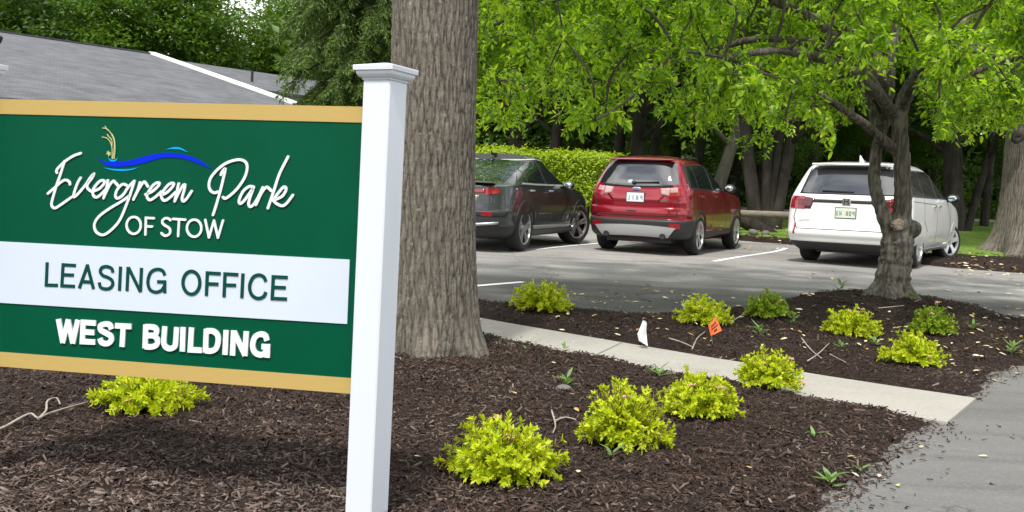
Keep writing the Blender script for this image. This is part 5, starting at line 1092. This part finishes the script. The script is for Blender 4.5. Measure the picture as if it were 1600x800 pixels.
m = MB(); ac.patch('', None, [(-.78, .455), (.78, .455), (.80, .49), (-.80, .49)], 'rear', .022, 24, 3, mb=m, bb=-.05, bt=-.05); m.build('diffuser_strip', M['silver'], ac.root, smooth=True)
m = MB(); ac.patch('', None, [(-.42, .72), (.42, .72), (.50, .895), (-.50, .895)], 'rear', .004, 14, 6, mb=m); m.build('plate_recess', M['silver'], ac.root, smooth=True)
m = MB(); m.tube([(.98, 0, 1.58), (.80, 0, 1.60), (.74, 0, 1.655)], [.03, .025, .008], 8); m.build('roof_fin', M['grey_paint'], ac.root, smooth=True)
ac.patch('roof_panel', M['black'], [(.66, -.50), (1.50, -.50), (1.50, .50), (.66, .50)], 'top', .004, 12, 10)
ac.arches(.045); ac.mirror(1.98, 1.10, M['grey_paint'], .93)
# ---- white minivan
vc = Car('white_minivan', 'white minivan parked behind the forked crabapple', 5.98, 17.62, rad(32.5),
    [(.24, -.86, 3.78, .86), (.32, -.98, 3.9, .93), (.38, -1.06, 3.98, .96), (.46, -1.095, 4.02, .978), (.50, -1.12, 4.03, .985), (.53, -1.125, 4.04, .99), (.62, -1.10, 4.05, .996), (.78, -1.085, 4.02, .998), (.92, -1.075, 3.9, .994), (1.0, -1.07, 3.7, .988), (1.08, -1.06, 3.35, .978), (1.15, -1.035, 2.95, .962), (1.20, -1.0, 2.72, .948), (1.26, -.965, 2.58, .928), (1.40, -.875, 2.25, .878), (1.54, -.78, 1.88, .825), (1.62, -.725, 1.6, .785), (1.67, -.68, 1.38, .74), (1.70, -.60, 1.2, .69)],
    .36, .8, 4.5, 2.5, .055, .352, 3.0, .85, .235, M['white_paint'], ('two', 5), steer=rad(-22), cat_='minivan')
side_glass(vc, [(-.80, 1.17), (2.62, 1.15), (1.68, 1.60), (-.52, 1.60), .02], [[(-.74, 1.22), (.08, 1.19), (.10, 1.585), (-.50, 1.575)], [(.14, 1.19), (1.14, 1.175), (1.08, 1.605), (.14, 1.59)], [(1.24, 1.175), (2.5, 1.175), (1.62, 1.585), (1.18, 1.605)]])
m = MB(); vc.patch('', None, [(-.80, 1.17), (.80, 1.17), (.70, 1.655), (-.70, 1.655)], 'rear', .002, 20, 8, bt=.0, bb=-.0, mb=m); m.build('window_surround', M['black'], vc.root, smooth=True)
vc.patch('rear_window', M['glass'], [(-.75, 1.19), (.75, 1.19), (.66, 1.57), (-.66, 1.57)], 'rear', .006, 20, 8, bt=.015, bb=-.01)
m = MB(); m.box((-.78, 0, 1.676), (.18, 1.32, .030), Matrix.Rotation(rad(-3), 3, 'Y'), bev=.012); m.build('spoiler', M['white_paint'], vc.root, sharp=40)
m = MB(); m.box((vc.rx(.1, 1.225)-.02, .16, 1.225), (.02, .52, .018), Matrix.Rotation(rad(1.5), 3, 'X')); m.build('wiper', M['black'], vc.root)
for sd in (1, -1):
    lw = vc.patch('tail_light', M['lamp_red'], [(-.06, .915), (.95, .93), (.95, 1.13), (-.06, 1.13)], 'wrap', .010, 16, 6, sd=sd, C=(-.80, .70))
    vc.patch('lamp_lens', M['lamp_dark'], [(-.02, .985), (.42, .99), (.42, 1.085), (-.02, 1.075)], 'wrap', .014, 10, 4, sd=sd, C=(-.80, .70), parent=lw)
    m = MB(); vc.patch('', None, [(sd*.58, .925), (sd*.70, .925), (sd*.70, 1.12), (sd*.52, 1.10)], 'rear', .009, 6, 4, mb=m); m.build('lamp_lens', M['lamp_dark'], lw, smooth=True)
    vc.patch('reflector', M['lamp_red'], [(.42, .50), (.52, .50), (.52, .68), (.42, .68)], 'wrap', .010, 4, 5, sd=sd, C=(-.80, .70))
    vc.patch('sill_trim', M['silver'], [(.40, .25), (2.65, .25), (2.65, .30), (.40, .30)], 'side', .010, 20, 3, sd=sd)
    m = MB(); vc.strip(m, [(1.19, 1.15), (1.22, .40)], .014, sd); vc.strip(m, [(.12, 1.16), (.10, .80), (.40, .60)], .014, sd); vc.strip(m, [(2.45, 1.12), (2.52, .80), (2.42, .40)], .014, sd); vc.strip(m, [(-.75, 1.10), (1.1, 1.06)], .010, sd); m.build('door_seam', M['black'], vc.root)
    for hx in (.98, 1.38): m = MB(); p, nn = vc.hit((hx, 3*sd, 1.03), (0, -sd, 0)); m.box((hx, p[1]+sd*.014, 1.03), (.20, .026, .032), bev=.008); m.build('door_handle', M['chrome'], vc.root, sharp=40)
m = MB(); vc.patch('', None, [(-.56, 1.035), (.56, 1.035), (.56, 1.085), (-.56, 1.085)], 'rear', .008, 20, 3, mb=m); m.build('tailgate_strip', M['black'], vc.root, smooth=True)
m = MB(); vc.patch('', None, [(-1.2, .245), (1.2, .245), (1.2, .385), (-1.2, .385)], 'wrap', .008, 40, 5, mb=m, C=(0, 0)); m.build('bumper_cladding', M['black'], vc.root, smooth=True)
x = vc.rx(0, 1.06)-.012; m = MB(); m.box((x, 0, 1.06), (.012, .135, .115), bev=.005); bd = m.build('badge', M['chrome'], vc.root)
m = MB(); m.box((x-.008, .030, 1.06), (.006, .018, .085), Matrix.Rotation(rad(6), 3, 'X')); m.box((x-.008, -.030, 1.06), (.006, .018, .085), Matrix.Rotation(rad(-6), 3, 'X')); m.box((x-.008, 0, 1.06), (.006, .05, .018)); m.build('badge_letter', M['black'], bd)
vc.plate(0, .875, M['plate_b'], M['plate_ink_b'], chars('E H   8 0 9', .026), w=.32, h=.16)
m = MB(); m.box((vc.rx(0, .875)-.009, 0, .875), (.006, .345, .185), bev=.002); m.build('plate_frame', M['black'], vc.root)
word(vc, 'ODYSSEY', .66, .71, .06, M['silver'], 'badge_lettering')
m = MB(); vc.patch('', None, [(-.80, .588), (.80, .588), (.80, .600), (-.80, .600)], 'rear', .003, 20, 1, mb=m); m.build('tailgate_seam', M['black'], vc.root)
m = MB(); m.tube([(-.10, 0, 1.73), (-.28, 0, 1.765), (-.36, 0, 1.84)], [.04, .034, .008], 8); m.build('roof_fin', M['white_paint'], vc.root, smooth=True)
m = MB()
for sd in (1, -1): vc.strip(m, [(sd*.80, .60), (sd*.86, .78), (sd*.83, .915)], .012, 1, .003, 'rear')
m.build('tailgate_seam', M['black'], vc.root)
vc.arches(.015, M['white_paint'], .002); vc.mirror(2.20, 1.18, M['black'], .965)
# ================================================================== SMALL THINGS
# marker flags
p = G(1011, 541, .05); fw = empty('marker_flag', tuple(p)); tag(fw, 'small crumpled white marker flag at the far edge of the sidewalk', 'flag'); Y = p[1]
q = lambda px, py, dy=0: D(px, py, Y+dy)-p
m = MB(); m.tube([q(1011, 546, .01), q(1008, 520, .012), q(1004, 497, .012)], .0022, 6); m.build('wire', M['wire'], fw)
q0_ = q
def q(px, py, dy=0): return q0_(1011+(px-1011)*.86, 541+(py-541)*.86, dy)
pts = [[q(1003.5, 494.5), q(1007, 495, -.02), q(1010.5, 498)], [q(998, 508, .01), q(1005, 510, -.035), q(1009.5, 513)], [q(993.5, 519, .02), q(1002, 521, -.03), q(1010.5, 522)], [q(996, 531, .015), q(1003, 535, -.03), q(1011.5, 534)], [q(1000, 533, .01), q(1008, 538, -.015), q(1012.5, 541, -.005)]]
V = [v for r in pts for v in r]; V += [v+np.array([0, .003, 0]) for v in V]; F = [(3*i+k, 3*i+3+k, 3*i+4+k, 3*i+1+k) for i in range(4) for k in range(2)]; F += [tuple(v+15 for v in f)[::-1] for f in F]
mesh('flag_sheet', V, F, M['flag_white'], fw)
q = q0_
p = G(1116, 532, .1); fo_ = empty('marker_flag', tuple(p)); tag(fo_, 'orange marker flag with dark handwriting stuck in the mulch', 'flag'); Y = p[1]
m = MB(); m.tube([q(1114, 540, .01), q(1111, 522, .012), q(1116, 494, .012)], .0022, 6); m.build('wire', M['wire'], fo_)
crn = [q(1106.5, 508), q(1110.5, 524.5), q(1128.5, 517), q(1119, 494.5)]
def fl(u, v, d=0): a = crn[0]+(crn[1]-crn[0])*v; b = crn[3]+(crn[2]-crn[3])*v; r_ = a+(b-a)*u; return r_+np.array([0, -.012*math.sin(u*5)-d, 0])
V = [fl(i/8, j/6) for j in range(7) for i in range(9)]; k = len(V); V += [v+np.array([0, .002, 0]) for v in V]; F = [(j*9+i, (j+1)*9+i, (j+1)*9+i+1, j*9+i+1) for j in range(6) for i in range(8)]; F += [tuple(v+k for v in f)[::-1] for f in F]
fs = mesh('flag_sheet', V, F, M['flag_orange'], fo_, smooth=True); m = MB()
for row, w0, w1 in ((.28, .22, .82), (.50, .18, .86), (.74, .34, .66)):
    n = 22; pth = [fl(w0+(w1-w0)*i/n, row+.055*math.sin(i*2.3)+.03*math.sin(i*1.1), .003) for i in range(n+1)]; m.tube(pth, .0028, 4)
m.build('handwriting', M['ink'], fs)
# weeds
def weed(px, py, s_, nl, label, up=.7, seed=0):
    p = G(px, py, .07); p[2] = zbed(p[0], p[1]); r_ = np.random.default_rng(seed); a = r_.uniform(0, 6.28)+np.arange(nl)*2.4; el_ = r_.uniform(.2, 1.1, nl)*up
    X = np.c_[np.cos(a)*np.cos(el_), np.sin(a)*np.cos(el_), np.sin(el_)]; N = unit(np.c_[-np.cos(a)*np.sin(el_), -np.sin(a)*np.sin(el_), np.cos(el_)]+.001)
    h_ = r_.uniform(0, .6, nl)*s_*(up > .6); V, F = leaves(np.c_[X[:, 0]*.004, X[:, 1]*.004, h_], X, N, s_*r_.uniform(.6, 1.1, nl), s_*.30)
    m = MB(); o = mesh('weed', V, F, M['weed']); o.location = p; tag(o, label, 'weed', 'weeds in the mulch')
for i, a in enumerate([(885, 601, .085, 11, 'upright leafy weed above the grey stone, left of the rounded spirea'), (1273, 682, .075, 4, 'two leaved seedling in the open mulch, right of the spirea on the sidewalk edge'), (1299, 744, .10, 8, 'largest low weed near the driveway edge at the bottom'),
    (1347, 719, .06, 5, 'tiny weed between the largest low weed and the driveway'), (955, 715, .07, 5, 'flat weed at the foot of the rounded spirea'), (1186, 524, .11, 14, 'clump of grassy weeds in front of the small darker spirea'), (1240, 506, .09, 9, 'weed tuft right of the small darker spirea'),
    (1314, 545, .07, 8, 'little weed in front of the low pink flecked spirea'), (1368, 540, .09, 8, 'weed between the low pink flecked spirea and the one at the front right'), (1582, 552, .11, 10, 'weed at the right end of the far bed near the driveway'), (882, 545, .075, 7, 'weed growing over the near sidewalk edge left of the white flag'),
    (1520, 518, .10, 9, 'weed right of the darker green spirea by the crabapple'), (1030, 590, .09, 9, 'grey green weed behind the spirea beside the rounded one'), (1312, 466, .14, 7, 'thin upright weed left of the crabapple base'), (1335, 460, .10, 9, 'low weed tuft growing against the crabapple base'), (1425, 486, .10, 8, 'weed tuft hugging the right foot of the crabapple'), (822, 553, .05, 4, 'very small weed in the mulch right of the thick trunk')]):
    weed(*a, seed=i)
def twig(paths, r_, label):
    p0 = G(*paths[0][0], .09); o_ = None; m = MB()
    for pth in paths:
        P_ = []
        for (px, py) in pth: g = G(px, py, .09); g[2] = zbed(g[0], g[1])+.018+.012*rng.random(); P_.append(g-p0)
        c = cat(P_, len(P_)*4); m.tube(c, np.linspace(r_, r_*.55, len(c)), 6, jitter=.2)
    o = m.build('fallen_twig', M['twig'], smooth=True); o.location = p0; tag(o, label, 'twig')
twig([[(-40, 676), (0, 665), (30, 655), (48, 648), (60, 653), (75, 645), (105, 637), (138, 627)], [(60, 653), (72, 640), (74, 628), (88, 620), (94, 630)]], .006, 'long pale forked twig on the mulch left of the half hidden spirea')
twig([[(1045, 528), (1065, 532), (1082, 536)], [(1082, 537), (1090, 528), (1102, 519)]], .006, 'short pale twig at the foot of the orange flag')
twig([[(1252, 530), (1268, 545), (1284, 560)], [(1262, 562), (1280, 550), (1296, 537)]], .006, 'crossed pale twigs left of the low pink flecked spirea')
twig([[(862, 640), (868, 660), (864, 676)], [(868, 652), (884, 648), (900, 652)]], .005, 'pale hooked twig left of the rounded spirea')
twig([[(1095, 545), (1120, 552), (1150, 549)], [(1120, 552), (1128, 546)]], .005, 'thin twig beside the far sidewalk edge below the orange flag')
twig([[(1296, 552), (1306, 560), (1322, 566)]], .004, 'thin straight twig on the mulch under the low pink flecked spirea')
twig([[(1372, 491), (1395, 492), (1412, 490)]], .006, 'thin twig lying at the crabapple base')
twig([[(1142, 502), (1158, 494), (1166, 488)]], .005, 'twig propped beside the small darker spirea')
p = G(881, 608, .07); m = MB(); m.ell((0, 0, .012), (.045, .03, .022), 12, 8); o = m.build('stone', M['rock'], smooth=True); o.location = (p[0], p[1], zbed(p[0], p[1])); tag(o, 'small grey stone on the mulch below the upright weed', 'stone')
# dead leaves on bark, asphalt and sidewalk
PP = []
def drop(n, box, zf, keep=None):
    px = rng.uniform(box[0], box[2], n); py = rng.uniform(box[1], box[3], n)
    for a, b in zip(px, py):
        g = G(a, b, .02)
        if keep is None or keep(g): PP.append([g[0], g[1], zf(g)])
zl = lambda g: float(H(g[0], g[1]))+.02; zb_ = lambda g: zbed(g[0], g[1])+.022
drop(25, (850, 420, 1240, 492), zl); drop(60, (850, 450, 1080, 496), zl); drop(24, (1240, 395, 1600, 465), zl); drop(95, (1475, 402, 1600, 440), lambda g: float(H(g[0], g[1]))+.10); drop(40, (1160, 376, 1245, 398), lambda g: float(H(g[0], g[1]))+.10)
drop(40, (1000, 488, 1240, 545), zb_); drop(170, (1240, 470, 1600, 560), zb_); drop(45, (1470, 535, 1600, 600), zb_); drop(16, (1310, 660, 1440, 800), zb_); drop(18, (600, 560, 1300, 790), zb_); drop(30, (760, 500, 1000, 545), zb_); drop(3, (1380, 630, 1600, 800), lambda g: zl(g)+.004)
PP = np.array(PP); n = len(PP); X = rdir(n)*[1, 1, .15]; N = unit(rdir(n)*.35+[0, 0, 1]); X = unit(X-N*(X*N).sum(1)[:, None]); Ln = rng.uniform(.03, .065, n)*np.clip(PP[:, 1]/8, .75, 1.6)
V, F = leaves(PP, X, N, Ln, Ln*.55); tag(mesh('fallen_leaves', V, F, M['dryleaf']), 'pale yellow and tan dead leaves scattered over mulch and asphalt', 'fallen leaves', kind='stuff')
# dark mulch crumbs strayed onto the driveway and sidewalk edges
pts = []
for a, b, k, sp in ((de[0], de[2], 36, .12), (de[2], de[4], 36, .12), (de[4]+[.1, 0], de[4]+[.9, .2], 14, .2), (nb, na, 40, .05), (de[6], de[7], 30, .10)):
    t = rng.random(k)[:, None]; q_ = np.array(a)+(np.array(b)-np.array(a))*t; nn = np.array([np.array(b)-np.array(a)])[0]; nn = unit(np.array([nn[1], -nn[0]])); pts.append(q_+nn*np.abs(rng.normal(0, sp, (k, 1))))
pts = np.vstack(pts); n = len(pts); V, F = chips(np.c_[pts, H(pts[:, 0], pts[:, 1])+.022+.022*(sdf(pts[:, 0], pts[:, 1], side_poly) > 0)], rng.uniform(.010, .032, n), rng.uniform(.004, .009, n), rng.uniform(.002, .005, n), .12)
tag(mesh('mulch_crumbs', V, F, M['chip']), 'loose mulch crumbs strayed over the driveway and sidewalk edge', 'mulch', kind='stuff')
for o in list(bpy.data.objects):
    if o.type == 'MESH' and not o.data.materials: print('no material', o.name)
